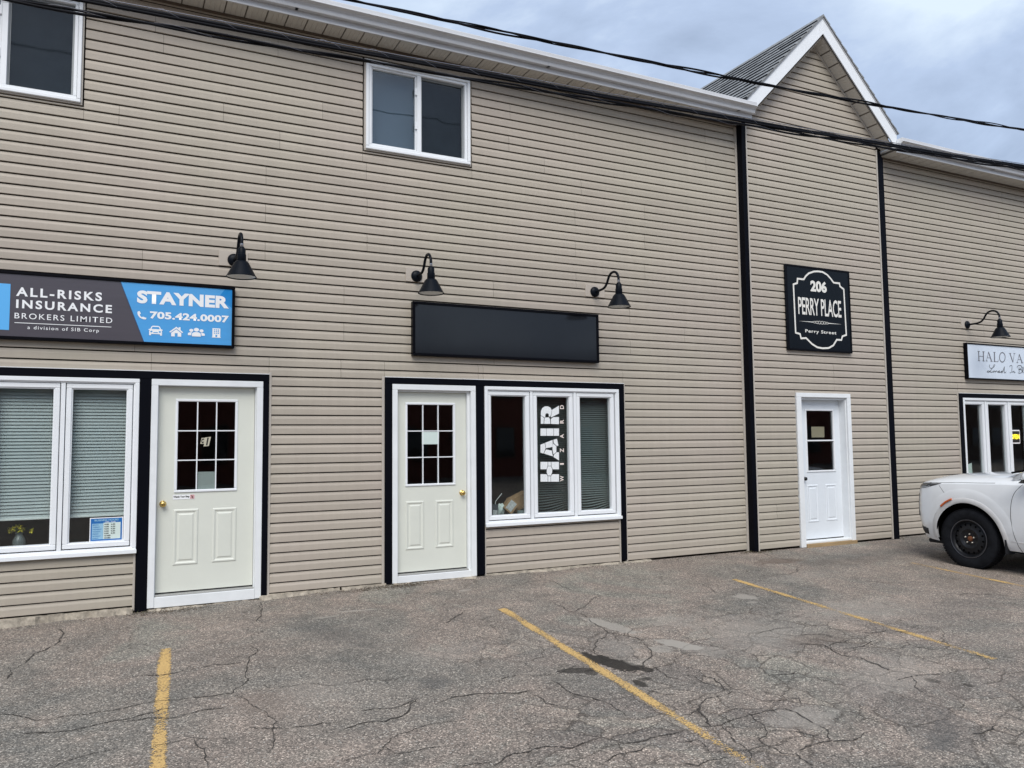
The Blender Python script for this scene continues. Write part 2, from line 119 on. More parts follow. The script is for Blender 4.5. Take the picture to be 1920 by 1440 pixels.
SHING = mat('shingle_grey', (0.27, 0.28, 0.285), 0.9, noise=0.45, nscale=14, bump=0.5, bscale=200)
DOORC = mat('door_cream', (0.675, 0.69, 0.62), 0.42, noise=0.05, nscale=2.5, bump=0.03, bscale=25)
DOORW = mat('door_white', (0.72, 0.76, 0.80), 0.42, noise=0.05, nscale=2.5)
BRASS = mat('brass', (0.72, 0.50, 0.17), 0.22, metal=1.0)
WOOD = mat('sill_wood', (0.36, 0.25, 0.13), 0.7, noise=0.3, nscale=8, stretch=(0.4, 3, 3))
CONC = mat('concrete', (0.40, 0.35, 0.28), 0.9, noise=0.6, nscale=14, bump=0.8, bscale=45)
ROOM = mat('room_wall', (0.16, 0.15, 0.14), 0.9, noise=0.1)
ROOMF = mat('room_floor', (0.08, 0.07, 0.06), 0.8, noise=0.2)
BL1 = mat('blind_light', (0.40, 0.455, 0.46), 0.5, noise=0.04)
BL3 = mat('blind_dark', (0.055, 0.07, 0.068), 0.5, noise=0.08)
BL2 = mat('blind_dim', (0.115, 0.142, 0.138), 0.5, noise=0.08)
RAIL = mat('blind_rail', (0.72, 0.76, 0.74), 0.4)
LAMP = mat('lamp_black', (0.003, 0.005, 0.009), 0.42, noise=0.1, spec=0.13)
LAMPW = mat('lamp_inside', (0.75, 0.75, 0.72), 0.5)
STEEL = mat('steel_collar', (0.45, 0.45, 0.47), 0.3, metal=1)
SIGNK = mat('sign_black_gloss', (0.011, 0.013, 0.017), 0.10, noise=0.05, spec=0.38)
SIGNF = mat('sign_frame_black', (0.002, 0.002, 0.004), 0.4, spec=0.1)
SIGNG = mat('sign_grey_print', (0.085, 0.078, 0.092), 0.2, noise=0.10, nscale=2, stretch=(0.4, 1, 9))
SIGNB = mat('sign_blue_print', (0.085, 0.36, 0.74), 0.2, noise=0.07, nscale=2, stretch=(0.4, 1, 9))
SIGNB2 = mat('sign_deep_blue_print', (0.02, 0.235, 0.60), 0.2)
SIGNL = mat('sign_light_blue_print', (0.12, 0.45, 0.86), 0.25)
PRINTW = mat('print_white', (0.86, 0.87, 0.88), 0.4)
PRINTK = mat('print_black', (0.015, 0.015, 0.015), 0.4)
SIGN3 = mat('sign_enamel', (0.003, 0.005, 0.008), 0.22, spec=0.18)
CREAMP = mat('print_cream', (0.80, 0.78, 0.72), 0.4)
SIGNW = mat('sign_white_panel', (0.66, 0.73, 0.82), 0.35, noise=0.03)
GREYP = mat('print_grey', (0.13, 0.13, 0.15), 0.5)
PAPER = mat('paper', (0.60, 0.70, 0.66), 0.7, noise=0.06)
PAPERY = mat('paper_buff', (0.50, 0.47, 0.36), 0.7, noise=0.06)
CARDB = mat('cardboard', (0.33, 0.215, 0.115), 0.8, noise=0.15)
CABLE = mat('cable_black', (0.002, 0.002, 0.004), 0.6, spec=0.15)
WIRE = mat('wire_light', (0.20, 0.20, 0.23), 0.4, metal=0.6)
CRACK = mat('crack_dirt', (0.045, 0.038, 0.032), 0.95, noise=0.3, nscale=12)
STICK = mat('decal_white', (0.80, 0.82, 0.83), 0.45, noise=0.16, nscale=55)
STICKP = mat('decal_peach', (0.83, 0.72, 0.66), 0.45)
BLUEC = mat('card_blue', (0.015, 0.14, 0.42), 0.4)
BLUEL = mat('card_light_blue', (0.28, 0.50, 0.66), 0.4)
CARW = mat('car_white_paint', (0.80, 0.825, 0.85), 0.24, noise=0.05, nscale=2, coat=0.8)
CARD = mat('car_dirty_white', (0.62, 0.62, 0.62), 0.45, noise=0.18, nscale=6, stretch=(1, 1, 0.5))
CARK = mat('car_black_plastic', (0.014, 0.015, 0.018), 0.55, noise=0.2, spec=0.25)
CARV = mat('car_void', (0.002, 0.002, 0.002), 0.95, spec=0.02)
CARG = mat('car_dark_glass', (0.01, 0.012, 0.014), 0.05, spec=0.8)
LENS = mat('lens_grey', (0.02, 0.022, 0.027), 0.12, spec=0.6, coat=0.6)
ORANGE = mat('lens_orange', (0.55, 0.10, 0.01), 0.2, coat=0.8)
TYRE = mat('tyre_rubber', (0.010, 0.011, 0.014), 0.85, noise=0.45, nscale=14, bump=0.3, bscale=40, spec=0.14)
RIM = mat('rim_black_steel', (0.010, 0.011, 0.014), 0.42, noise=0.5, nscale=11, spec=0.3)
RUST = mat('hub_rust', (0.16, 0.055, 0.02), 0.8, noise=0.3, nscale=30)
NUT = mat('wheel_nut', (0.55, 0.52, 0.48), 0.35, metal=0.9)
BRICK = mat('brick_red', (0.20, 0.062, 0.042), 0.9, noise=0.25, nscale=3)
ROOFD = mat('roof_dark', (0.05, 0.05, 0.055), 0.9)
YEL = mat('petal_yellow', (0.80, 0.70, 0.06), 0.6)
GREENM = mat('leaf_green', (0.05, 0.12, 0.03), 0.6)
JAR = mat('jar_grey', (0.12, 0.14, 0.14), 0.3)
NEON = mat('neon_yellow', (0.9, 0.7, 0.05), 0.4, emis=(1.0, 0.72, 0.03, 1.0))
NEONB = mat('open_border', (0.85, 0.80, 0.82), 0.4, emis=(1.0, 0.85, 0.9, 0.25))
G_LOW = glass('glass_shop', (0.93, 0.955, 0.95), 0.055, wav=0.012)
G_DOOR = glass('glass_door', (0.80, 0.81, 0.81), 0.045, wav=0.05)
G_UP = glass('glass_upper', (0.80, 0.84, 0.86), 0.075, wav=0.02)
G_SCR = glass('glass_screened', (0.60, 0.63, 0.65), 0.042, rough=0.03, wav=0.05)
CURT = mat('curtain_grey', (0.15, 0.19, 0.23), 0.8)
CURT2 = mat('curtain_dark', (0.05, 0.065, 0.07), 0.8, noise=0.3, nscale=6)

# ------------------------------------------------------------------ asphalt
def asphalt():
    m = bpy.data.materials.new('asphalt'); m.use_nodes = True; nt = m.node_tree; N = nt.nodes.new; L = nt.links.new
    b = nt.nodes['Principled BSDF']; b.inputs['Roughness'].default_value = 0.9; b.inputs['Specular IOR Level'].default_value = 0.3
    tc = N('ShaderNodeTexCoord'); P = tc.outputs['Object']
    def noise(sc, det=5, ro=0.6, dist=0.0, vec=P):
        n = N('ShaderNodeTexNoise'); n.inputs['Scale'].default_value = sc; n.inputs['Detail'].default_value = det; n.inputs['Roughness'].default_value = ro; n.inputs['Distortion'].default_value = dist
        L(vec, n.inputs['Vector']); return n
    def ramp(src, stops):
        c = N('ShaderNodeValToRGB'); e = c.color_ramp.elements
        e[0].position = stops[0][0]; e[0].color = (*stops[0][1], 1); e[1].position = stops[-1][0]; e[1].color = (*stops[-1][1], 1)
        for p_, c_ in stops[1:-1]: x = e.new(p_); x.color = (*c_, 1)
        L(src, c.inputs[0]); return c.outputs[0]
    def mix(fac, a, bb, mode='MIX'):
        x = N('ShaderNodeMix'); x.data_type = 'RGBA'; x.blend_type = mode
        if isinstance(fac, float): x.inputs[0].default_value = fac
        else: L(fac, x.inputs[0])
        for i, v in ((6, a), (7, bb)):
            if isinstance(v, tuple): x.inputs[i].default_value = (*v, 1)
            else: L(v, x.inputs[i])
        return x.outputs[2]
    def M(op, a, bb=None, clamp=False):
        x = N('ShaderNodeMath'); x.operation = op; x.use_clamp = clamp
        for i, v in ((0, a), (1, bb)):
            if v is None: continue
            if isinstance(v, (float, int)): x.inputs[i].default_value = v
            else: L(v, x.inputs[i])
        return x.outputs[0]
    big = noise(0.55, 6, 0.62, 0.6); base = ramp(big.outputs[0], [(0.36, (0.180, 0.174, 0.160)), (0.45, (0.220, 0.203, 0.182)), (0.55, (0.255, 0.220, 0.194)), (0.64, (0.245, 0.235, 0.208))])
    mid = noise(2.6, 6, 0.65, 0.3); base = mix(0.85, base, ramp(mid.outputs[0], [(0.32, (0.72, 0.735, 0.735)), (0.68, (1.20, 1.17, 1.14))]), 'MULTIPLY')
    # aggregate stones
    def vor(sc, feat='F1'):
        v = N('ShaderNodeTexVoronoi'); v.feature = feat; v.inputs['Scale'].default_value = sc; L(P, v.inputs['Vector']); return v
    v1 = vor(125); sp = N('ShaderNodeSeparateColor'); L(v1.outputs['Color'], sp.inputs[0])
    st = ramp(sp.outputs[0], [(0.0, (0.36, 0.36, 0.36)), (0.35, (0.74, 0.73, 0.72)), (0.75, (1.10, 1.07, 1.04)), (0.90, (1.45, 1.41, 1.36)), (1.0, (2.6, 2.55, 2.45))])
    base = mix(1.0, base, st, 'MULTIPLY')
    v2 = vor(38); s2 = N('ShaderNodeSeparateColor'); L(v2.outputs['Color'], s2.inputs[0])
    near = M('LESS_THAN', v2.outputs['Distance'], 0.26); pick = M('GREATER_THAN', s2.outputs[1], 0.80)
    base = mix(M('MULTIPLY', M('MULTIPLY', near, pick), 0.75), base, (0.42, 0.40, 0.36))
    # alligator cracking in patches
    wv = noise(2.4, 6, 0.62); wm = N('ShaderNodeVectorMath'); wm.operation = 'MULTIPLY_ADD'
    L(wv.outputs['Color'], wm.inputs[0]); wm.inputs[1].default_value = (0.34, 0.34, 0.0); L(P, wm.inputs[2])
    ve = N('ShaderNodeTexVoronoi'); ve.feature = 'DISTANCE_TO_EDGE'; ve.inputs['Scale'].default_value = 2.9; L(wm.outputs[0], ve.inputs['Vector'])
    vc = N('ShaderNodeTexVoronoi'); vc.inputs['Scale'].default_value = 2.9; L(wm.outputs[0], vc.inputs['Vector']); s3 = N('ShaderNodeSeparateColor'); L(vc.outputs['Color'], s3.inputs[0])
    v4 = N('ShaderNodeTexVoronoi'); v4.feature = 'DISTANCE_TO_EDGE'; v4.inputs['Scale'].default_value = 1.15; L(wm.outputs[0], v4.inputs['Vector'])
    line = M('SUBTRACT', 1.0, M('MULTIPLY', ve.outputs['Distance'], 36.0), True); line2 = M('SUBTRACT', 1.0, M('MULTIPLY', v4.outputs['Distance'], 120.0), True)
    sepp = N('ShaderNodeSeparateXYZ'); L(P, sepp.inputs[0])
    pm = noise(0.45, 3, 0.5); brk = noise(2.2, 2, 0.5)
    cen = N('ShaderNodeVectorMath'); cen.operation = 'DISTANCE'; L(P, cen.inputs[0]); cen.inputs[1].default_value = (4.3, -4.8, -0.2)
    zone = M('ADD', M('MULTIPLY', M('SUBTRACT', 2.7, cen.outputs['Value']), 0.7), M('MULTIPLY', M('SUBTRACT', pm.outputs[0], 0.47), 6.0), True)
    slabt = M('MULTIPLY', M('SUBTRACT', s3.outputs[0], 0.5), zone); base = mix(1.0, base, ramp(M('ADD', slabt, 0.5), [(0.0, (0.84, 0.85, 0.86)), (1.0, (1.17, 1.14, 1.11))]), 'MULTIPLY')
    line = M('MAXIMUM', M('MULTIPLY', M('MULTIPLY', line, zone), ramp(brk.outputs[0], [(0.34, (0.15, 0.15, 0.15)), (0.46, (1, 1, 1))])), M('MULTIPLY', line2, ramp(pm.outputs[0], [(0.42, (0, 0, 0)), (0.58, (.7, .7, .7))])))
    base = mix(M('MULTIPLY', line, 0.72), base, (0.055, 0.045, 0.036))
    # stains with their own outline
    def blob(x, y, rx, ry, rot, amt, sharp, nz=0.9, nsc=9):
        mp = N('ShaderNodeMapping'); mp.vector_type = 'TEXTURE'; mp.inputs['Location'].default_value = (x, y, 0); mp.inputs['Rotation'].default_value = (0, 0, math.radians(rot)); mp.inputs['Scale'].default_value = (rx, ry, 1e3)
        L(P, mp.inputs[0]); ln = N('ShaderNodeVectorMath'); ln.operation = 'LENGTH'; L(mp.outputs[0], ln.inputs[0])
        nn = noise(nsc, 4, 0.6)
        v = M('ADD', M('SUBTRACT', 1.0, ln.outputs['Value']), M('MULTIPLY', M('SUBTRACT', nn.outputs[0], 0.5), nz*2))
        return M('MULTIPLY', M('MULTIPLY', v, sharp, True), amt)
    for a in [(3.48,-3.37,.10,.29,16,.95,10),(3.62,-3.60,.06,.10,10,.85,10),(3.12,-3.42,.15,.055,-10,.8,8),(3.22,-3.52,.06,.06,-10,.7,8),(3.40,-3.86,.045,.07,0,.85,10),(3.50,-3.80,.06,.03,0,.7,9),(5.36,-4.72,.05,.06,0,.7,7),(5.5,-4.9,.03,.04,0,.7,7)]:
        base = mix(blob(*a), base, (0.026, 0.022, 0.018))
    for a in [(4.08,-2.50,.10,.40,10,.75,4),(4.26,-3.22,.11,.26,20,.95,6),(4.05,-3.25,.10,.12,0,.6,5),(3.78,-3.05,.2,.3,0,.3,2),(3.70,-3.45,.12,.10,0,.35,3),(4.35,-3.45,.25,.2,0,.4,2),(6.0,-2.12,.13,.13,0,.75,4),(5.9,-2.34,.08,.05,0,.6,4),(3.45,-.62,.08,.05,0,.6,5),(2.15,-.95,.22,.03,-10,.7,6),(1.85,-1.05,.12,.03,0,.6,6),(5.1,-3.2,.8,.55,30,.38,1.8),(3.95,-4.85,.30,.2,0,.5,2),(5.2,-4.5,.7,.35,20,.35,1.8),(6.6,-3.0,.9,.5,0,.32,1.6),(4.7,-2.6,.35,.3,0,.3,1.8),(2.4,-2.6,.5,.3,10,.2,1.5),(1.25,-3.0,.5,.3,10,.22,1.5),(7.4,-1.6,.8,.25,10,.22,1.5)]:
        base = mix(blob(*a), base, (0.34, 0.31, 0.27))
    for a in [(7.85,-.75,.55,.20,0,.55,2),(8.6,-1.1,.8,.3,0,.35,1.6),(.95,-3.05,.22,.35,0,.3,2),(5.5,-3.6,.5,.2,0,.35,2),(8.9,-2.7,.8,.5,0,.25,1.5)]:
        base = mix(blob(*a), base, (0.13, 0.095, 0.075))
    for a in [(1.75,-1.6,.25,.9,20,.35,1.6),(2.1,-3.2,.15,.2,0,.45,2),(4.5,-5.4,.5,.1,30,.45,2),(7.6,-3.4,1.0,.3,10,.3,1.5),(9.5,-1.0,1.2,.5,0,.3,1.5)]:
        base = mix(blob(*a), base, (0.075, 0.075, 0.073))
    L(base, b.inputs['Base Color'])
    hb = M('ADD', M('MULTIPLY', v1.outputs['Distance'], -0.35), M('ADD', M('MULTIPLY', noise(240, 2).outputs[0], 0.3), M('MULTIPLY', line, -1.2)))
    bp = N('ShaderNodeBump'); bp.inputs['Strength'].default_value = 0.75; bp.inputs['Distance'].default_value = 0.006; L(hb, bp.inputs['Height']); L(bp.outputs[0], b.inputs['Normal'])
    return m
ASPH = asphalt()
def paint_mat(name, wear):
    m = bpy.data.materials.new(name); m.use_nodes = True; nt = m.node_tree; N = nt.nodes.new; L = nt.links.new
    b = nt.nodes['Principled BSDF']; b.inputs['Roughness'].default_value = 0.8
    out = nt.nodes['Material Output']; tc = N('ShaderNodeTexCoord')
    n = N('ShaderNodeTexNoise'); n.inputs['Scale'].default_value = 70; n.inputs['Detail'].default_value = 4; n.inputs['Roughness'].default_value = 0.7; L(tc.outputs['Object'], n.inputs['Vector'])
    n2 = N('ShaderNodeTexNoise'); n2.inputs['Scale'].default_value = 2.2; n2.inputs['Detail'].default_value = 3; L(tc.outputs['Object'], n2.inputs['Vector'])
    ad = N('ShaderNodeMath'); ad.operation = 'MULTIPLY_ADD'; L(n2.outputs[0], ad.inputs[0]); ad.inputs[1].default_value = 0.55; L(n.outputs[0], ad.inputs[2])
    uv = N('ShaderNodeUVMap'); sx = N('ShaderNodeSeparateXYZ'); L(uv.outputs[0], sx.inputs[0])
    ed = N('ShaderNodeMath'); ed.operation = 'ABSOLUTE'; L(sx.outputs[0], ed.inputs[0])
    pw = N('ShaderNodeMath'); pw.operation = 'POWER'; L(ed.outputs[0], pw.inputs[0]); pw.inputs[1].default_value = 3.0
    ad2 = N('ShaderNodeMath'); ad2.operation = 'MULTIPLY_ADD'; L(pw.outputs[0], ad2.inputs[0]); ad2.inputs[1].default_value = -0.28; L(ad.outputs[0], ad2.inputs[2])
    ad3 = N('ShaderNodeMath'); ad3.operation = 'MULTIPLY_ADD'; L(sx.outputs[1], ad3.inputs[0]); ad3.inputs[1].default_value = -0.018; L(ad2.outputs[0], ad3.inputs[2])
    mr = N('ShaderNodeMapRange'); mr.inputs['From Min'].default_value = wear-0.05; mr.inputs['From Max'].default_value = wear+0.05; mr.inputs['To Max'].default_value = 0.93; L(ad3.outputs[0], mr.inputs[0])
    c = N('ShaderNodeValToRGB'); c.color_ramp.elements[0].position = 0.3; c.color_ramp.elements[0].color = (0.50, 0.31, 0.12, 1); c.color_ramp.elements[1].position = 0.7; c.color_ramp.elements[1].color = (0.68, 0.46, 0.17, 1); L(n.outputs[0], c.inputs[0]); L(c.outputs[0], b.inputs['Base Color'])
    tr = N('ShaderNodeBsdfTransparent'); mx = N('ShaderNodeMixShader'); L(mr.outputs[0], mx.inputs[0]); L(tr.outputs[0], mx.inputs[1]); L(b.outputs[0], mx.inputs[2]); L(mx.outputs[0], out.inputs['Surface'])
    return m
PAINT1 = paint_mat('yellow_paint', 0.685); PAINT2 = paint_mat('worn_yellow_paint', 0.735); PAINT3 = paint_mat('faint_yellow_paint', 0.74)

# ------------------------------------------------------------------ mesh helpers
WL = {}
class MB:
    def __init__(s): s.v = []; s.f = []; s.m = []
    def box(s, x0, x1, y0, y1, z0, z1, mi=0):
        b = len(s.v); s.v += [(x, y, z) for z in (z0, z1) for y in (y0, y1) for x in (x0, x1)]
        for q in ((0,2,3,1),(4,5,7,6),(0,1,5,4),(2,6,7,3),(0,4,6,2),(1,3,7,5)): s.f.append([b+i for i in q]); s.m.append(mi)
        return s
    def poly(s, pts, mi=0):
        b = len(s.v); s.v += list(pts); s.f.append(list(range(b, b+len(pts)))); s.m.append(mi); return s
    def prism(s, prof, a0, a1, axis='x', mi=0, caps=True):
        # prof: 2D points; axis x -> (y,z); axis y -> (x,z)
        b = len(s.v); n = len(prof)
        for a in (a0, a1):
            for p, q in prof: s.v.append((a, p, q) if axis == 'x' else (p, a, q))
        for i in range(n):
            j = (i+1) % n; s.f.append([b+i, b+j, b+n+j, b+n+i]); s.m.append(mi)
        if caps: s.f.append([b+i for i in range(n)][::-1]); s.f.append([b+n+i for i in range(n)]); s.m += [mi, mi]
        return s
    def tube(s, pts, r, n=8, mi=0, cap=True):
        pts = [Vector(p) for p in pts]; rr = r if isinstance(r, (list, tuple)) else [r]*len(pts); b = len(s.v)
        up = Vector((0.13, 0.31, 0.94))
        for i, p in enumerate(pts):
            t = (pts[min(i+1, len(pts)-1)]-pts[max(i-1, 0)]).normalized()
            a = t.cross(up)
            if a.length < 1e-3: a = t.cross(Vector((1, 0, 0)))
            a.normalize(); c = t.cross(a)
            for k in range(n):
                q = 2*math.pi*k/n; s.v.append(tuple(p+(a*math.cos(q)+c*math.sin(q))*rr[i]))
        for i in range(len(pts)-1):
            for k in range(n):
                k2 = (k+1) % n; s.f.append([b+i*n+k, b+i*n+k2, b+(i+1)*n+k2, b+(i+1)*n+k]); s.m.append(mi)
        if cap:
            s.f.append([b+k for k in range(n)][::-1]); s.f.append([b+(len(pts)-1)*n+k for k in range(n)]); s.m += [mi, mi]
        return s
    def lathe(s, prof, c, axis='z', n=24, mi=0):
        # prof: (radius, height) pairs
        b = len(s.v); cx, cy, cz = c
        for r, h in prof:
            for k in range(n):
                q = 2*math.pi*k/n; u, w = r*math.cos(q), r*math.sin(q)
                s.v.append((cx+u, cy+w, cz+h) if axis == 'z' else ((cx+u, cy+h, cz+w) if axis == 'y' else (cx+h, cy+u, cz+w)))
        for i in range(len(prof)-1):
            for k in range(n):
                k2 = (k+1) % n; s.f.append([b+i*n+k, b+i*n+k2, b+(i+1)*n+k2, b+(i+1)*n+k]); s.m.append(mi)
        return s
def build(name, mb, mats, parent=None, smooth=False, bev=0.0, loc=None, fixn=True):
    if not isinstance(mats, (list, tuple)): mats = [mats]
    base = WL.get(parent.name, Vector((0, 0, 0))) if parent else Vector((0, 0, 0))
    L0 = Vector(loc) if loc is not None else (base if parent else Vector((0, 0, 0)))
    me = bpy.data.meshes.new(name)
    me.from_pydata([tuple(Vector(v)-L0) for v in mb.v], [], mb.f)
    for m in mats: me.materials.append(m)
    for p, i in zip(me.polygons, mb.m): p.material_index = i; p.use_smooth = smooth
    if bev > 0 or fixn:
        bm = bmesh.new(); bm.from_mesh(me)
        if fixn: bmesh.ops.recalc_face_normals(bm, faces=bm.faces)
        if bev > 0: bmesh.ops.bevel(bm, geom=[e for e in bm.edges if len(e.link_faces) == 2 and e.calc_face_angle(0) > 0.5], offset=bev, segments=1, affect='EDGES', clamp_overlap=True)
        bm.to_mesh(me); bm.free()
    me.update()
    o = bpy.data.objects.new(name, me); COL.objects.link(o)
    if parent: o.parent = parent
    o.location = L0-base; WL[o.name] = L0
    return o
def tag(o, label=None, cat=None, group=None, kind=None):
    if label: o['label'] = label
    if cat: o['category'] = cat
    if group: o['group'] = group
    if kind: o['kind'] = kind
    return o
def thing(name, label, cat, loc=(0,0,0), group=None):
    o = bpy.data.objects.new(name, None); COL.objects.link(o); o.location = loc; o.empty_display_size = 0.1; WL[o.name] = Vector(loc)
    return tag(o, label, cat, group)
def smooth_by_angle(o, ang=35):
    me = o.data
    for p in me.polygons: p.use_smooth = True
    bm = bmesh.new(); bm.from_mesh(me)
    for e in bm.edges: e.smooth = not (len(e.link_faces) == 2 and e.calc_face_angle(0) > math.radians(ang))
    bm.to_mesh(me); bm.free()
def text(name, s, box, y, m, parent, bold=0.0, sp=1.0, rot=False, shear=0.0):
    x0, x1, z0, z1 = box
    c = bpy.data.curves.new('t', 'FONT'); c.body = s; c.size = 1; c.offset = bold; c.space_character = sp; c.resolution_u = 4; c.shear = shear
    o = bpy.data.objects.new('t', c); COL.objects.link(o); bpy.context.view_layer.update()
    dg = bpy.context.evaluated_depsgraph_get(); me = bpy.data.meshes.new_from_object(o.evaluated_get(dg))
    bpy.data.objects.remove(o); bpy.data.curves.remove(c)
    xs = [v.co.x for v in me.vertices]; ys = [v.co.y for v in me.vertices]
    ax, bx, ay, by = min(xs), max(xs), min(ys), max(ys)
    base = WL[parent.name]
    for v in me.vertices:
        u = (v.co.x-ax)/(bx-ax); w = (v.co.y-ay)/(by-ay)
        X, Z = (x1-w*(x1-x0), z0+u*(z1-z0)) if rot else (x0+u*(x1-x0), z0+w*(z1-z0))
        v.co = Vector((X, y, Z))-base
    me.materials.clear(); me.materials.append(m); me.name = name
    for p in me.polygons: p.material_index = 0
    me.update()
    o = bpy.data.objects.new(name, me); COL.objects.link(o); o.parent = parent; WL[o.name] = base.copy(); return o
def ribbon(mb, pts, w, y, closed=False, mi=0):
    # a pen stroke in the wall plane (x,z), mitred
    n = len(pts); P = [Vector((a, b)) for a, b in pts]; L_, R_ = [], []
    for i in range(n):
        a = P[(i-1) % n] if closed or i > 0 else P[i]; c = P[(i+1) % n] if closed or i < n-1 else P[i]
        d1 = (P[i]-a); d2 = (c-P[i])
        if d1.length < 1e-9: d1 = d2
        if d2.length < 1e-9: d2 = d1
        t = (d1.normalized()+d2.normalized())
        if t.length < 1e-6: t = d1
        t.normalize(); nn = Vector((-t.y, t.x)); k = 1/max(0.5, abs(nn.dot(Vector((-d1.y, d1.x)).normalized())))
        L_.append(P[i]+nn*w/2*k); R_.append(P[i]-nn*w/2*k)
    for i in range(n if closed else n-1):
        j = (i+1) % n; yy = y-0.00004*i
        mb.poly([(L_[i].x, yy, L_[i].y), (L_[j].x, yy, L_[j].y), (R_[j].x, yy, R_[j].y), (R_[i].x, yy, R_[i].y)], mi)
def gz(x, y): return -0.03+0.04*max(-12.0, min(0.0, y))-0.05*min(1.0, max(0.0, (2.8-x)/3.5))

# ------------------------------------------------------------------ ground
def ground():
    mb = MB(); ys = [60, 0, -12, -300]; xs = [-300, -0.7, 2.8, 320]
    for i in range(3):
        for j in range(3):
            mb.poly([(xs[j], ys[i], gz(xs[j], ys[i])), (xs[j+1], ys[i], gz(xs[j+1], ys[i])), (xs[j+1], ys[i+1], gz(xs[j+1], ys[i+1])), (xs[j], ys[i+1], gz(xs[j], ys[i+1]))])
    bm_ = build('parking_lot', mb, ASPH, fixn=False)
    me = bm_.data; bm = bmesh.new(); bm.from_mesh(me); bmesh.ops.remove_doubles(bm, verts=bm.verts, dist=1e-4); bmesh.ops.recalc_face_normals(bm, faces=bm.faces)
    if sum(f.normal.z for f in bm.faces) < 0: bmesh.ops.reverse_faces(bm, faces=bm.faces)
    bm.to_mesh(me); bm.free()
    tag(bm_, kind='structure')
    # painted bay lines
    for (x0, y0, ln, w, m, lab) in [(0.45, -1.42, 4.8, 0.105, PAINT1, 'bright yellow bay line in front of the left door'), (3.46, -1.50, 4.7, 0.112, PAINT1, 'yellow bay line crossing the dark oil stain'), (6.51, -1.38, 3.22, 0.110, PAINT2, 'thin worn yellow bay line right of the middle'), (9.36, -1.55, 4.2, 0.105, PAINT2, 'worn yellow bay line beside the white car'), (12.9, -1.5, 3.4, 0.085, PAINT2, None)]:
        mb = MB(); n = 24; uv = []
        for i in range(n):
            for k in (i, i+1): pass
            ya, yb = y0-ln*i/n, y0-ln*(i+1)/n; xa, xb = x0+0.075*(ya-y0), x0+0.075*(yb-y0)
            j = lambda y_, s_: 0.004*math.sin(y_*23+s_)+0.003*math.sin(y_*61+s_*2)
            skew = 0.02 if i == 0 else 0
            mb.poly([(xa-w/2+j(ya, 1), ya-skew, gz(xa, ya)+0.003), (xa+w/2+j(ya, 2), ya, gz(xa, ya)+0.003), (xb+w/2+j(yb, 2), yb, gz(xb, yb)+0.003), (xb-w/2+j(yb, 1), yb, gz(xb, yb)+0.003)])
            uv += [(-1, i/n*4), (1, i/n*4), (1, (i+1)/n*4), (-1, (i+1)/n*4)]
        o = build('painted_line', mb, m, bm_, fixn=False)
        ul = o.data.uv_layers.new(name='UVMap')
        for q, c in zip(ul.data, uv): q.uv = c
        if lab: o['label'] = lab
    # cracks
    rc = random.Random(3); mb = MB()
    for l in DATA['CR']:
        P = [Vector(p) for p in l]
        for _ in range(3):
            Q = [P[0]]
            for a, b in zip(P, P[1:]):
                d = b-a; nn = Vector((-d.y, d.x)); Q.append((a+b)/2+nn*rc.uniform(-0.12, 0.12)); Q.append(b)
            P = Q
        n = len(P); wd = rc.uniform(0.0045, 0.0095); Lf, Rt = [], []
        for i, p in enumerate(P):
            t = (P[min(i+1, n-1)]-P[max(i-1, 0)]);
            if t.length < 1e-6: t = Vector((1, 0))
            t.normalize(); nn = Vector((-t.y, t.x)); w = wd*rc.uniform(0.35, 1.5)*min(1.0, 0.25+min(i, n-1-i)*0.25)
            Lf.append(p+nn*w/2); Rt.append(p-nn*w/2)
        for i in range(n-1):
            mb.poly([(q.x, q.y, gz(q.x, q.y)+0.005) for q in (Lf[i], Lf[i+1], Rt[i+1], Rt[i])])
    o = build('pavement_cracks', mb, CRACK, bm_, fixn=False); o['kind'] = 'stuff'
    # broken concrete footing along the wall
    rf = random.Random(11)
    for (x0, x1, dmax, ztop) in [(-3.4, 0.235, 0.13, -0.016), (0.36, 1.40, 0.12, -0.050), (1.41, 2.25, 0.13, -0.012), (2.27, 2.80, 0.12, -0.008), (2.84, 3.85, 0.14, -0.020), (3.97, 5.89, 0.12, -0.010), (5.92, 6.35, 0.10, -0.012)]:
        mb = MB(); n = max(3, int((x1-x0)/0.045)); fr = []
        for i in range(n+1):
            x = x0+(x1-x0)*i/n; d = dmax*(rf.uniform(0.35, .75)+.3*math.sin(i*.21+x0))*(0.5 if i in (0, n) else 1); fr.append((x+rf.uniform(-.02, .02)*(0 < i < n), -d, ztop+rf.uniform(-0.014, 0.006)))
        for i in range(n):
            a, b = fr[i], fr[i+1]
            mb.poly([(a[0], 0.02, ztop), (a[0], a[1]*0.7, a[2]), (b[0], b[1]*0.7, b[2]), (b[0], 0.02, ztop)])
            mb.poly([(a[0], a[1]*0.7, a[2]), (a[0], a[1], gz(a[0], 0)-0.02), (b[0], b[1], gz(a[0], 0)-0.02), (b[0], b[1]*0.7, b[2])])
        mb.poly([(fr[0][0], 0.02, ztop), (fr[0][0], 0.02, -.06), (fr[0][0], fr[0][1], -.05), (fr[0][0], fr[0][1]*.7, fr[0][2])])
        mb.poly([(fr[-1][0], 0.02, ztop), (fr[-1][0], 0.02, -.06), (fr[-1][0], fr[-1][1], -.05), (fr[-1][0], fr[-1][1]*.7, fr[-1][2])])
        build('concrete_footing', mb, CONC, bm_)
    mb = MB()
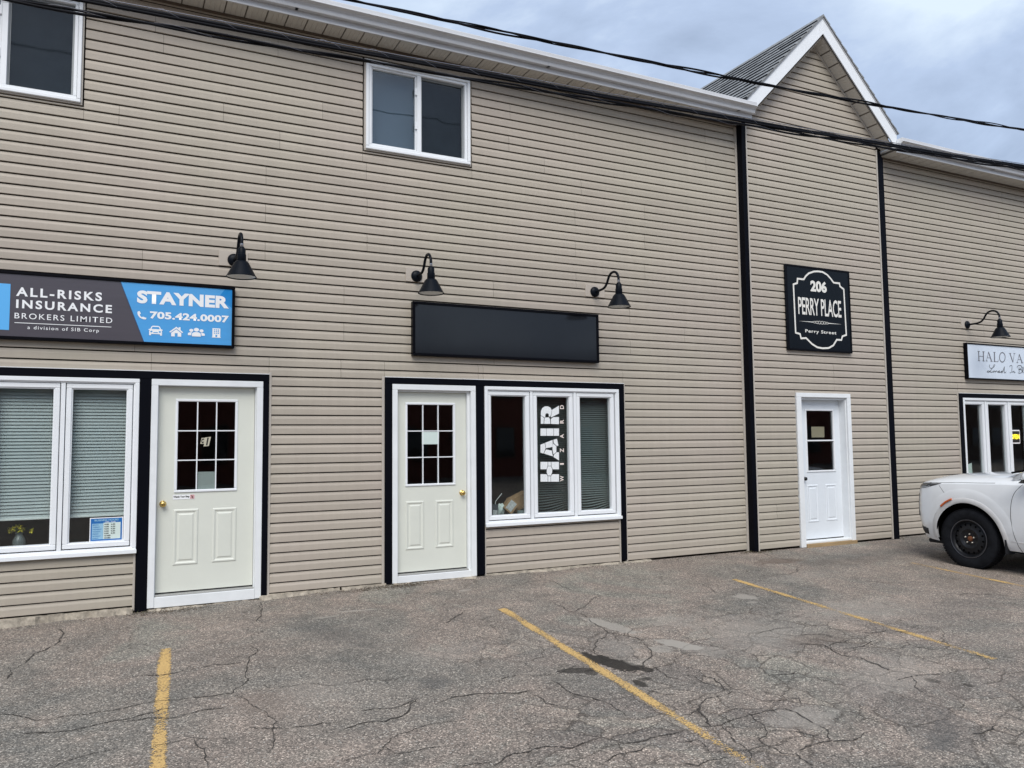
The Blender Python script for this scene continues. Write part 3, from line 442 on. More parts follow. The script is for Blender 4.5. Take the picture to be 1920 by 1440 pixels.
    for cx, n_, hh in ((7.98, 26, .035), (8.25, 14, .025), (.33, 16, .03), (2.86, 14, .03), (1.47, 10, .025), (6.1, 10, .02), (11.1, 14, .03)):
        for _ in range(n_):
            x = cx+rf.gauss(0, .05); y = -.05-abs(rf.gauss(0, .03))-(.12 if 8.02 < x < 11.05 else 0); a = rf.uniform(0, 6.3); l = hh*rf.uniform(.5, 1.4); z = gz(x, y); w = .0025
            mb.poly([(x-w*math.sin(a), y+w*math.cos(a), z), (x+w*math.sin(a), y-w*math.cos(a), z), (x+l*.8*math.cos(a), y+l*.8*math.sin(a)*.6, z+l*.7)])
    o = build('weeds', mb, mat('weed_olive', (0.09, 0.10, 0.035), 0.8), bm_, fixn=False); o['kind'] = 'stuff'
    # grit and dead leaves gathered at the wall foot
    mb = MB()
    for _ in range(1700):
        x = rf.choice([rf.uniform(-1.2, 8.6), rf.gauss(0.5, .25), rf.gauss(3.0, .15), rf.gauss(8.05, .15), rf.gauss(2.6, .3)]); y = -abs(rf.gauss(0.10, 0.06))-0.02; r = rf.uniform(.004, .013); a = rf.uniform(0, 6.3)
        z = gz(x, y)+rf.uniform(.001, .010)
        mb.poly([(x+r*math.cos(a+k), y+r*math.sin(a+k)*.7, z+(.006 if k == 2.1 else 0)) for k in (0, 2.1, 4.2)])
    o = build('wall_foot_grit', mb, mat('grit_brown', (0.10, 0.075, 0.05), 0.9), bm_, fixn=False); o['kind'] = 'stuff'
ground()
# ------------------------------------------------------------------ building
BL = thing('shop_building', 'long two-storey shop building in taupe lap siding with black trim and a gabled entrance bay', 'building', (5.0, 0, 0))
EX = 0.10256; Z0 = -0.008
XL, XR, XT0, XT1 = -3.6, 16.6, 8.04, 11.02
TY = -0.10; GX = 9.54
EAVE = 6.09
def zlim(x): return 7.60-abs(x-GX)
# openings cut in the siding (x0,x1,z0,z1), main plane / tower plane
U1 = (-1.76, 1.485); U2 = (2.745, 5.97); U3 = (12.77, 16.0)
OPEN_MAIN = [(U1[0], 0.252+0.10, 0.515, 2.265), (0.352, U1[1], -1, 2.265), (-1.76, -1.66, -1, .6), (0.25, .36, -1, .6),
             (-1.645, -0.30, 4.835, 5.935), (2.485, 3.835, 4.835, 5.935),
             (U2[0], 3.965, -1, 2.265), (3.9, U2[1], 0.55, 2.265), (5.89, 5.97, -1, .6),
             (U3[0], 14.75, 0.55, 2.265), (12.77, 12.86, -1, .6), (14.75, U3[1], -1, 2.265)]
OPEN_TOWER = [(8.92, 10.05, -1, 2.205)]
def sheathing(name, x0, x1, z0, z1, y0, y1, openings, gable=False):
    xs = sorted({x0, x1, *[min(max(a, x0), x1) for o in openings for a in o[:2]]}); zs = sorted({z0, z1, *[min(max(a, z0), z1) for o in openings for a in o[2:]]})
    mb = MB()
    for a, b in zip(xs, xs[1:]):
        for c, d in zip(zs, zs[1:]):
            xm, zm = (a+b)/2, (c+d)/2
            if any(o[0] < xm < o[1] and o[2] < zm < o[3] for o in openings): continue
            mb.box(a, b, y0, y1, c, d)
    if gable: mb.prism([(x0, z1), (x1, z1), (GX, zlim(GX)+.05)], y0, y1, 'y')
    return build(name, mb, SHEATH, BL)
WALL_OPEN = [(-1.66, .252, .53, 2.18), (.40, 1.38, .03, 2.15), (-1.60, -.33, 4.88, 5.90), (2.53, 3.79, 4.88, 5.90), (2.86, 3.80, .03, 2.15), (3.985, 5.88, .57, 2.18), (12.88, 14.73, .57, 2.18), (14.9, 15.85, .03, 2.15)]
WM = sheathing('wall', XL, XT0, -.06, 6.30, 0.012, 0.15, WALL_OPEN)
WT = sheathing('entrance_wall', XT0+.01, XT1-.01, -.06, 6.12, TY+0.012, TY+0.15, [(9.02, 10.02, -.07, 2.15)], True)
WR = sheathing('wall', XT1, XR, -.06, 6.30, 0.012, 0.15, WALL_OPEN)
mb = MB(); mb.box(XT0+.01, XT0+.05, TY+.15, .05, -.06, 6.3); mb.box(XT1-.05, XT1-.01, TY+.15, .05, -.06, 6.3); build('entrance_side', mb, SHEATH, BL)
mb = MB(); mb.box(XL, XL+.12, .15, 11.9, -.06, 6.3); mb.box(XR-.12, XR, .15, 11.9, -.06, 6.3); mb.box(XL, XR, 11.9, 12, -.06, 6.3); build('outer_wall', mb, SIDING, BL)
JT = {56:[.32,1.54,7.46],54:[.4,4.36],52:[7.46,3.62],50:[2.03,4.34],48:[.99,4.84],46:[.01,1.57,5.38],44:[2.53,6.38],42:[1.43,5.28],40:[2.54,6.37],38:[1.43,5.28],36:[2.54,6.36],34:[1.43,5.28],
      32:[.25,4.11],30:[2.28,6.10],28:[3.2,7.0],26:[2.28,6.10],24:[.2,4.11],22:[2.25,5.97],58:[3.1,6.9]}
JTT = {22:[9.73], 24:[9.73], 4:[8.49]}
rs = random.Random(5)
PROFILE = [(0.0, 0.006), (0.004, -0.0125), (0.069, -0.0115), (0.074, -0.0105), (0.098, -0.0015), (0.1005, -0.0005), (0.1005, 0.006)]
PR0 = 0.0080
def profile_pts():
    # one course: height above the course line, offset from the wall plane; a shadow gap lies below the butt edge
    return [(PR0, 0.010), (PR0, -0.0135), (0.064, -0.0120), (0.070, -0.0105), (0.0885, -0.0025), (0.0975, 0.0), (0.0995, 0.010)]
def panel(parent, xl, xr, k0, k1, y, zlo, zhi, dy):
    # xl, xr are functions of z; up to two courses
    mb = MB(); any_ = False
    for k in range(k0, k1):
        zb = Z0+k*EX; pts = [(zb+h, y+o+dy) for h, o in profile_pts()]
        out = []
        for (za, ya), (zc, yc) in zip(pts, pts[1:]):
            a, c = max(za, zlo), min(zc, zhi)
            if c < a: continue
            if zc-za < 1e-6:
                if not (zlo <= za <= zhi): continue
                q = [(za, ya), (zc, yc)]
            else:
                if c-a < 1e-5: continue
                f = lambda z: ya+(yc-ya)*(z-za)/(zc-za); q = [(a, f(a)), (c, f(c))]
            (p0, y0), (p1, y1) = q
            if xr(p0)-xl(p0) < 0.01 and xr(p1)-xl(p1) < 0.01: continue
            g = 0.0012
            mb.poly([(xl(p0)+g, y0, p0), (max(xr(p0)-g, xl(p0)+g), y0, p0), (max(xr(p1)-g, xl(p1)+g), y1, p1), (xl(p1)+g, y1, p1)]); any_ = True
    if any_: build('siding_panel', mb, SIDING, parent, fixn=False)
def side(parent, x0, x1, y, ktop, openings, joints, lim=None):
    for k in range(0, ktop, 2):
        lo, hi = Z0+k*EX, Z0+(k+2)*EX
        js = joints.get(k, [])
        cuts = sorted({x0, x1, *[j for j in js if x0 < j < x1], *[a for o in openings if o[2] < hi-.004 and o[3] > lo+.004 for a in o[:2] if x0 < a < x1]})
        for a, b in zip(cuts, cuts[1:]):
            if b-a < 0.012: continue
            xm = (a+b)/2; segs = [(lo, hi)]
            for o in openings:
                if o[0] < xm < o[1]:
                    ns = []
                    for s0, s1 in segs:
                        if o[3] <= s0 or o[2] >= s1: ns.append((s0, s1)); continue
                        if o[2] > s0: ns.append((s0, o[2]))
                        if o[3] < s1: ns.append((o[3], s1))
                    segs = ns
            for s0, s1 in segs:
                if s1-s0 < .008: continue
                dy = rs.uniform(-.0006, .0006)
                if lim:
                    xl = lambda z, a=a: max(a, GX-(7.60-z)) if z > 6.0 else a
                    xr = lambda z, b=b: min(b, GX+(7.60-z)) if z > 6.0 else b
                    xl2 = lambda z, xl=xl: min(xl(z), GX) if z > 6.0 else xl(z); xr2 = lambda z, xr=xr: max(xr(z), GX) if z > 6.0 else xr(z)
                    panel(parent, xl2 if b > GX-.01 else xl, xr2 if a < GX+.01 else xr, k, k+2, y, s0, min(s1, 7.595), dy)
                else:
                    panel(parent, lambda z, a=a: a, lambda z, b=b: b, k, k+2, y, s0, min(s1, EAVE), dy)
side(WM, XL, XT0-.035, 0, 60, OPEN_MAIN, JT)
side(WT, XT0+.105, XT1-.155, TY, 76, OPEN_TOWER, JTT, True)
side(WR, XT1+.002, XR, 0, 60, OPEN_MAIN, {k: [12.6+((k*0.93) % 3.6)] for k in range(22, 60, 2)})
# corner posts, edge strips
def bx(name, x0, x1, y0, y1, z0, z1, m, parent=BL, bev=0.0, label=None):
    o = build(name, MB().box(x0, x1, y0, y1, z0, z1), m, parent, bev=bev)
    if label: o['label'] = label
    return o
bx('corner_post', XT0, XT0+.078, TY-.022, .0, -.05, 6.32, BLACK, bev=.003)
mb = MB(); mb.prism([(XT1-.125, 6.02), (XT1-.125, -.05), (XT1, -.05), (XT1, 6.02)], TY-.022, 0.012, 'y'); mb.prism([(XT1-.125, 6.02), (XT1-.0, 6.02), (XT1-.125, 6.13)], TY-.022, .012, 'y'); build('corner_post', mb, BLACK, BL, bev=.002)
for (x0, x1, y, z0, z1) in [(XT0-.034, XT0, 0, -.03, 6.09), (XT0+.079, XT0+.104, TY, -.03, 6.22), (XT1-.153, XT1-.126, TY, -.03, 6.14), (U1[1], U1[1]+.026, 0, -.02, 2.29), (U2[0]-.03, U2[0], 0, -.02, 2.28), (U2[1], U2[1]+.022, 0, -.02, 2.28), (U3[0]-.026, U3[0], 0, -.02, 2.28),
                            (3.966, 3.985, 0, -.02, .545), (5.868, 5.889, 0, -.02, .545), (.230, .251, 0, -.05, .512), (12.861, 12.88, 0, -.02, .545)]:
    bx('edge_strip', x0, x1, y-.019, y+.01, z0, z1, BEIGE, bev=.002)
for (x0, x1, z) in [(U1[0], U1[1], 2.266), (U2[0], U2[1], 2.272), (U3[0], U3[1], 2.272)]: bx('drip_cap', x0, x1, -.036, .01, z, z+.006, WHITE)
# black framing boards round the shopfronts
def boards(lst):
    for (x0, x1, z0, z1) in lst: bx('trim_board', x0, x1, -.034, .014, z0, z1, BLACK, bev=.002)
boards([(U1[0], U1[1], 2.192, 2.264), (.255, .356, -.075, 2.190), (1.427, U1[1], -.03, 2.190), (-1.76, -1.665, -.075, 2.19),
        (U2[0], U2[1], 2.200, 2.270), (U2[0], 2.829, -.022, 2.198), (3.860, 3.964, -.010, 2.198), (5.889, U2[1], .008, 2.198),
        (U3[0], U3[1], 2.200, 2.270), (U3[0], 12.858, -.02, 2.198), (14.752, 14.86, -.02, 2.198), (15.92, 16.0, -.02, 2.198)])
# windows
def frame_ring(mb, x0, x1, z0, z1, w, y0, y1):
    mb.box(x0, x1, y0, y1, z1-w, z1); mb.box(x0, x1, y0, y1, z0, z0+w)
    mb.box(x0, x0+w, y0, y1, z0+w, z1-w); mb.box(x1-w, x1, y0, y1, z0+w, z1-w)
def shop_window(x0, x1, z0, z1, panes):
    mb = MB(); w = .040; frame_ring(mb, x0, x1, z0, z1, w, -.040, .012)
    fr = build('window', mb, WHITE, BL, bev=.004)
    mb = MB(); frame_ring(mb, x0+.03, x1-.03, z0+.03, z1-.03, .022, -.026, .09)
    for a, b in zip(panes, panes[1:]): m_ = (a[1]+b[0])/2; mb.box(m_-.019, m_+.019, -.024, .09, z0+.052, z1-.052)
    build('mullion', mb, WHITE, fr, bev=.003)
    bx('window_sill', x0-.004, x1+.004, -.062, -.0405, z0-.012, z0+.026, WHITE, fr, bev=.003)
    for a, b in panes:
        mb = MB(); frame_ring(mb, a-.052, b+.052, z0+.062, z1-.056, .046, -.018, .055)
        build('sash', mb, WHITE, fr, bev=.005)
        mb = MB(); frame_ring(mb, a-.0065, b+.0065, z0+.1075, z1-.1015, .009, -.006, .05); build('glazing_bead', mb, WHITE, fr)
        build('pane', MB().box(a-.002, b+.002, .030, .034, z0+.112, z1-.106), G_LOW, fr)
    return fr
WZ = (.508, 2.188)
W1 = shop_window(-1.665, .252, .512, 2.186, [(-1.565, -1.11), (-.945, -.478), (-.322, .142)]); W1['label'] = 'left shop window with lowered pale blinds'
W2 = shop_window(3.972, 5.887, .548, 2.196, [(4.064, 4.530), (4.688, 5.150), (5.306, 5.768)]); W2['label'] = 'middle shop window of three sashes with vinyl lettering'
W3_ = shop_window(12.862, 14.75, .548, 2.196, [(12.935, 13.395), (13.560, 14.040), (14.205, 14.665)]); W3_['label'] = 'right shop window behind the parked car'
def upper_window(x0, x1, z0, z1):
    mb = MB(); frame_ring(mb, x0, x1, z0, z1, .016, -.03, .01); st = build('edge_strip', mb, BEIGE, BL, bev=.002)
    x0 += .016; x1 -= .016; z0 += .016; z1 -= .016
    mb = MB(); frame_ring(mb, x0, x1, z0, z1, .034, -.052, .012); fr = build('window', mb, WHITE, BL, bev=.005)
    mb = MB(); frame_ring(mb, x0+.036, x1-.036, z0+.036, z1-.036, .03, -.034, .10); build('inner_frame', mb, WHITE, fr, bev=.004)
    xm = (x0+x1)/2
    mb = MB(); mb.box(xm-.026, xm+.026, -.028, .06, z0+.066, z1-.066); build('meeting_rail', mb, WHITE, fr, bev=.004)
    mb = MB()
    for z in (z0+.33, z0+.74): mb.box(xm-.052, xm-.0265, -.030, -.004, z, z+.09)
    build('latch', mb, WHITE, fr, bev=.003)
    mb = MB(); frame_ring(mb, x0+.067, xm-.027, z0+.067, z1-.067, .016, -.012, .04); build('sash', mb, WHITE, fr, bev=.003)
    mb = MB(); frame_ring(mb, xm+.027, x1-.067, z0+.067, z1-.067, .008, -.002, .02); frame_ring(mb, xm+.036, x1-.076, z0+.076, z1-.076, .009, .012, .05); build('screen_frame', mb, mat('screen_frame_grey', (.30, .32, .33), .5), fr)
    build('pane', MB().box(x0+.08, xm-.04, .020, .024, z0+.08, z1-.08), G_UP, fr)
    build('pane', MB().box(xm+.036, x1-.076, .030, .034, z0+.075, z1-.075), G_SCR, fr)
    build('curtain', MB().box(x0+.05, xm, .14, .15, z0+.05, z1-.05), CURT, fr)
    build('curtain', MB().box(xm+.002, x1-.05, .14, .15, z0+.05, z1-.05), CURT2, fr)
    return fr
upper_window(-1.63, -.312, 4.846, 5.924)['label'] = 'upper window at the left with dark screened pane'
upper_window(2.499, 3.820, 4.846, 5.924)['label'] = 'upper window left of centre under the eave'
# doors
def door(x0, x1, zt, lf, lz, yl, m, gl, pn, knob, panes, base_y=0.0, zb=-.04, sill=WHITEW, casing=(.062, .062)):
    leaf = MB().box(lf[0], lf[1], yl, yl+.045, lz[0], lz[1])
    # cut the light by building the leaf as a ring with the lower body
    leaf = MB(); gx0, gx1, gz0, gz1 = gl
    leaf.box(lf[0], gx0+.01, yl, yl+.045, lz[0], lz[1]); leaf.box(gx1-.01, lf[1], yl, yl+.045, lz[0], lz[1]); leaf.box(gx0+.01, gx1-.01, yl, yl+.045, gz1-.01, lz[1]); leaf.box(gx0+.01, gx1-.01, yl, yl+.045, lz[0], gz0+.01)
    d = build('door', leaf, m, BL)
    mb = MB(); cw, cw2 = casing
    mb.box(x0, x1, base_y-.034, base_y+.012, zt-.062, zt); mb.box(x0, x0+cw, base_y-.034, base_y+.012, zb, zt-.063); mb.box(x1-cw2, x1, base_y-.034, base_y+.012, zb, zt-.063)
    build('door_casing', mb, WHITEW, d, bev=.003)
    mb = MB(); mb.box(lf[0]-.035, lf[0]-.003, base_y+.012, yl+.06, zb, lz[1]+.035); mb.box(lf[1]+.003, lf[1]+.035, base_y+.012, yl+.06, zb, lz[1]+.035); mb.box(lf[0]-.003, lf[1]+.003, base_y+.012, yl+.06, lz[1]+.003, lz[1]+.035)
    if base_y < 0: mb.box(x1-cw2-.012, x1-cw2, base_y-.001, yl+.06, zb, zt-.064); mb.box(x0+cw, x1-cw2-.013, base_y+.0125, yl+.06, lz[1]+.036, zt-.04)
    build('door_jamb', mb, WHITEW, d)
    if sill is WHITEW:
        mb = MB(); mb.box(x0+cw+.001, x1-cw2-.001, base_y-.03, yl+.05, zb-.004, lz[0]-.030); build('door_sill', mb, sill, d, bev=.003)
        mb = MB(); mb.box(lf[0]-.003, lf[1]+.003, base_y-.012, yl+.04, lz[0]-.029, lz[0]-.014); build('threshold', mb, mat('threshold_metal', (.45, .45, .43), .4, metal=.4), d, bev=.002)
    else:
        mb = MB(); mb.box(x0+cw+.001, x1+.0, base_y-.055, yl+.05, zb-.03, lz[0]-.045); build('door_sill', mb, sill, d, bev=.004)
        mb = MB(); mb.box(x0+cw+.001, x1-cw2-.001, base_y-.02, yl+.04, lz[0]-.044, lz[0]-.016); build('threshold', mb, WHITEW, d, bev=.003)
    build('door_sweep', MB().box(lf[0], lf[1], yl+.004, yl+.04, lz[0]-.016, lz[0]), mat('rubber', (.01, .01, .01), .8), d)
    mb = MB(); frame_ring(mb, gx0, gx1, gz0, gz1, .026, yl-.012, yl+.02); build('glass_frame', mb, WHITE, d, bev=.005)
    nx, nz = panes; a0, a1, b0, b1 = gx0+.026, gx1-.026, gz0+.026, gz1-.026; mw = .011 if nx > 1 else .02
    mb = MB()
    for i in range(1, nx): x = a0+(a1-a0)*i/nx; mb.box(x-mw/2, x+mw/2, yl-.004, yl+.012, b0, b1)
    if mb.v: build('muntin', mb, WHITE, d)
    mb = MB()
    for i in range(1, nz): z = b0+(b1-b0)*i/nz; mb.box(a0, a1, yl-.0045-(0.006 if nx == 1 else 0), yl+.0115, z-mw/2, z+mw/2)
    if mb.v: build('muntin', mb, WHITE, d)
    for i in range(nx):
        for j in range(nz):
            build('pane', MB().box(a0+(a1-a0)*i/nx+.001, a0+(a1-a0)*(i+1)/nx-.001, yl+.013, yl+.016, b0+(b1-b0)*j/nz+.001, b0+(b1-b0)*(j+1)/nz-.001), G_DOOR, d)
    for (px0, px1, pz0, pz1) in pn:
        # embossed panel: raised outer rib, recess, raised field
        mb = MB(); rings = [(0, 0), (.010, -.007), (.020, -.007), (.034, .0005), (.044, .0005), (.058, -.006)]
        for (i0, h0), (i1, h1) in zip(rings, rings[1:]):
            A = [(px0+i0, pz0+i0), (px1-i0, pz0+i0), (px1-i0, pz1-i0), (px0+i0, pz1-i0)]; B = [(px0+i1, pz0+i1), (px1-i1, pz0+i1), (px1-i1, pz1-i1), (px0+i1, pz1-i1)]
            for k in range(4):
                l = (k+1) % 4; mb.poly([(A[k][0], yl+h0-.001, A[k][1]), (A[l][0], yl+h0-.001, A[l][1]), (B[l][0], yl+h1-.001, B[l][1]), (B[k][0], yl+h1-.001, B[k][1])])
        i1, h1 = rings[-1]; mb.poly([(px0+i1, yl+h1-.001, pz0+i1), (px1-i1, yl+h1-.001, pz0+i1), (px1-i1, yl+h1-.001, pz1-i1), (px0+i1, yl+h1-.001, pz1-i1)])
        build('panel', mb, m, d)
    if knob:
        kx, kz, km = knob
        mb = MB(); mb.lathe([(0, -.062), (.014, -.062), (.024, -.056), (.028, -.046), (.026, -.036), (.016, -.028), (.011, -.022), (.011, -.010), (.030, -.008), (.033, -.002), (.033, 0)], (kx, yl, kz), 'y', 20)
        k = build('knob', mb, km, d, smooth=True)
    return d
D1 = door(.359, 1.425, 2.190, (.431, 1.352), (.088, 2.122), .050, DOORC, (.586, 1.186, 1.060, 2.000), [(.585, .820, .342, .895), (.952, 1.188, .345, .892)], (.487, .954, BRASS), (3, 3)); D1['label'] = 'cream half-glazed door under the blue and grey sign'
D2 = door(2.832, 3.857, 2.197, (2.895, 3.762), (.082, 2.112), .050, DOORC, (3.009, 3.625, 1.038, 1.996), [(3.012, 3.236, .324, .872), (3.373, 3.597, .326, .869)], (3.707, .943, BRASS), (3, 3), zb=-.018); D2['label'] = 'cream half-glazed door under the blank black sign'
D3 = door(8.925, 10.045, 2.205, (9.055, 9.965), (.058, 2.108), .020, DOORW, (9.238, 9.838, 1.035, 1.975), [(9.228, 9.457, .300, .852), (9.605, 9.842, .303, .850)], (9.165, .945, mat('knob_dark', (.03, .03, .03), .3, metal=.8)), (1, 2), base_y=TY, zb=-.03, sill=WOOD, casing=(.095, .078)); D3['label'] = 'narrow white door below the black plaque'
D4 = door(14.862, 15.92, 2.197, (14.93, 15.85), (.07, 2.112), .050, DOORC, (15.08, 15.70, 1.038, 1.996), [(15.08, 15.31, .324, .872), (15.44, 15.67, .326, .869)], (15.80, .943, BRASS), (3, 3), zb=-.03)
# rooms behind the glass
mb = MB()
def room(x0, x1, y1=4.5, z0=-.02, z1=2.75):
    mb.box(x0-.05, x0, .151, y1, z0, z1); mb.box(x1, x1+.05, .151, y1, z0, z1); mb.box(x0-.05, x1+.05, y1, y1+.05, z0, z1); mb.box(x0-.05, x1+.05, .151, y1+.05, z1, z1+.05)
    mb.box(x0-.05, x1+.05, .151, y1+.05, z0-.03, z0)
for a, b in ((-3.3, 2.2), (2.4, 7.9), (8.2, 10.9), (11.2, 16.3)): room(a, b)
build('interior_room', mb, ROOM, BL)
for x0, x1, z in ((-1.64, .23, .56), (3.99, 5.87, .60), (12.88, 14.73, .60)): bx('inner_sill', x0, x1, .092, .36, z-.03, z, mat('inner_sill_dark', (.10, .09, .08), .5), BL)
# soffit, fascia, gutter
def eave(x0, x1, cap_l, cap_r):
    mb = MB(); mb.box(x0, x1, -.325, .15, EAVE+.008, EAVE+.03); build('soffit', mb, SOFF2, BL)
    n = int((x1-x0)/.2053); sp = (x1-x0)/n
    for i in range(n):
        a = x0+i*sp; mb = MB()
        prof = []; m_ = 4; w = sp-.014
        for j in range(m_):
            u0 = a+.007+w*j/m_; u1 = u0+w/m_; prof += [(u0, .0), (u0+.004, .0035) if j else (u0, 0), (u0+.008, 0), (u1, 0)]
        pts = [(x, EAVE+dz) for x, dz in prof]
        for (xa, za), (xb, zb) in zip(pts, pts[1:]):
            if xb-xa < 1e-6: continue
            mb.poly([(xa, -.322, za), (xb, -.322, zb), (xb, .0, zb), (xa, .0, za)])
        mb.poly([(a+.005, -.322, EAVE), (a+.005, 0, EAVE), (a+.005, 0, EAVE+.009), (a+.005, -.322, EAVE+.009)]); mb.poly([(a+.005+w, -.322, EAVE), (a+.005+w, 0, EAVE), (a+.005+w, 0, EAVE+.009), (a+.005+w, -.322, EAVE+.009)])
        build('soffit_panel', mb, SOFF, BL, fixn=False)
    bx('eave_shade_strip', x0, x1, -.024, .0, EAVE-.030, EAVE-.002, mat('eave_shade_brown', (.10, .075, .055), .6))  # brown strip painting the eave's shade on the top siding row
    mb = MB(); mb.prism([(-.322, 6.064), (-.337, 6.064), (-.337, 6.25), (-.322, 6.25)], x0, x1); build('fascia', mb, GUT, BL)
    prof = [(-.338, 6.128), (-.395, 6.128), (-.399, 6.142), (-.403, 6.168), (-.420, 6.190), (-.444, 6.200), (-.459, 6.206), (-.459, 6.213), (-.449, 6.222), (-.446, 6.262), (-.442, 6.268), (-.436, 6.268), (-.436, 6.255)]
    inner = [(-.440, 6.255), (-.440, 6.222), (-.436, 6.209), (-.414, 6.196), (-.394, 6.168), (-.390, 6.138), (-.338, 6.138)]
    mb = MB(); mb.prism(prof+inner, x0, x1); g = build('gutter', mb, GUT, BL)
    capp = [(-.338, 6.128), (-.395, 6.128), (-.399, 6.142), (-.403, 6.168), (-.420, 6.190), (-.444, 6.200), (-.459, 6.206), (-.459, 6.213), (-.449, 6.222), (-.446, 6.262), (-.442, 6.268), (-.338, 6.268)]
    for x, s in ((x0, -1), (x1, 1)):
        if (s < 0 and cap_l) or (s > 0 and cap_r): mb = MB(); mb.prism(capp, x, x+s*.004); build('end_cap', mb, WHITE, g)
    x = x0+2.4
    while x < x1: mb = MB(); mb.prism([(p-.0015, q) for p, q in prof[:10]]+[(p+.001, q) for p, q in prof[:10]][::-1], x, x+.03); build('gutter_seam', mb, GUT, g); x += 3.05
eave(XL-.2, XT0, True, True); eave(11.085, XR+.2, True, True)
# roofs
def slab(name, quad, t, m, parent=BL):
    mb = MB(); a, b, c, d = [Vector(q) for q in quad]; n = (b-a).cross(d-a).normalized()
    if n.z < 0: n = -n
    top = [p+n*t for p in (a, b, c, d)]; low = [a, b, c, d]; V = [tuple(p) for p in low+top]
    i0 = len(mb.v); mb.v += V
    for q in ((0,1,2,3),(4,5,6,7),(0,1,5,4),(1,2,6,5),(2,3,7,6),(3,0,4,7)): mb.f.append([i0+i for i in q]); mb.m.append(0)
    return build(name, mb, m, parent)
RS = (7.70-6.235)/6.34; rz = lambda y: 6.235+RS*(y+.34)
slab('roof', [(XL-.25, -.34, rz(-.34)), (XT0-.02, -.34, rz(-.34)), (XT0-.02, .2, rz(.2)), (XL-.25, .2, rz(.2))], .02, SHING)
slab('roof', [(XT1+.10, -.34, rz(-.34)), (XR+.25, -.34, rz(-.34)), (XR+.25, .2, rz(.2)), (XT1+.10, .2, rz(.2))], .02, SHING)
slab('roof', [(XL-.25, .2, rz(.2)), (XR+.25, .2, rz(.2)), (XR+.25, 6, 7.70), (XL-.25, 6, 7.70)], .02, SHING)
slab('roof', [(XL-.25, 12.3, 6.235), (XR+.25, 12.3, 6.235), (XR+.25, 6.002, 7.70), (XL-.25, 6.002, 7.70)], .02, SHING)
mb = MB(); mb.prism([(.16, 6.3), (11.95, 6.3), (6, 7.68)], XL, XL+.1); mb.prism([(.16, 6.3), (11.95, 6.3), (6, 7.68)], XR-.1, XR); build('gable_end', mb, SIDING, BL)
RY = -.33; AP = 7.93; HW = 1.565
gr = {}
for s, nm in ((-1, 'left'), (1, 'right')):
    q = [(GX, RY-.0, AP), (GX+s*HW, RY-.0, AP-HW), (GX+s*HW, 6.2, AP-HW), (GX, 6.2, AP)]
    sl = slab('gable_roof', q, .012, SHING); gr[s] = sl
    # courses of shingle tabs: visible as lapped strips with notches
    rg = random.Random(20+s); mb = MB(); L_ = HW*math.sqrt(2); ex = .165; n = int(L_/ex)+1; nrm = Vector((s, 0, 1)).normalized(); dn = Vector((s, 0, -1)).normalized()
    for i in range(n):
        u1 = min(L_+.02, (i+1)*ex); u0 = max(0.0, u1-ex-.02); y = RY-.02
        while y < 6.2:
            w = rg.uniform(.18, .34); y1 = min(6.2, y+w-.006); t1 = .030+rg.uniform(0, .008); du = rg.uniform(-.008, .008)
            A = Vector((GX, 0, AP))+dn*u0+nrm*.0135; B = Vector((GX, 0, AP))+dn*(u1+du)+nrm*t1; Cc = Vector((GX, 0, AP))+dn*(u1+du)+nrm*(t1-.020)
            mb.poly([(A.x, y, A.z), (A.x, y1, A.z), (B.x, y1, B.z), (B.x, y, B.z)]); mb.poly([(B.x, y, B.z), (B.x, y1, B.z), (Cc.x, y1, Cc.z), (Cc.x, y, Cc.z)], 1); 
            if y < RY: D_ = A-nrm*.006; mb.poly([(A.x, y, A.z), (B.x, y, B.z), (Cc.x, y, Cc.z), (D_.x, y, D_.z)])
            y += w
    o = build('shingles', mb, [SHING, mat('shingle_shadow_line', (.03, .03, .035), .9)], sl, fixn=False); o['kind'] = 'stuff'  # near-black butt faces paint the shadow line below each course
mb = MB(); mb.prism([(GX-.12, AP-.118), (GX, AP+.004), (GX+.12, AP-.118), (GX+.12, AP-.088), (GX, AP+.034), (GX-.12, AP-.088)], RY-.022, 6.0, 'y'); build('ridge_cap', mb, SHING, BL)
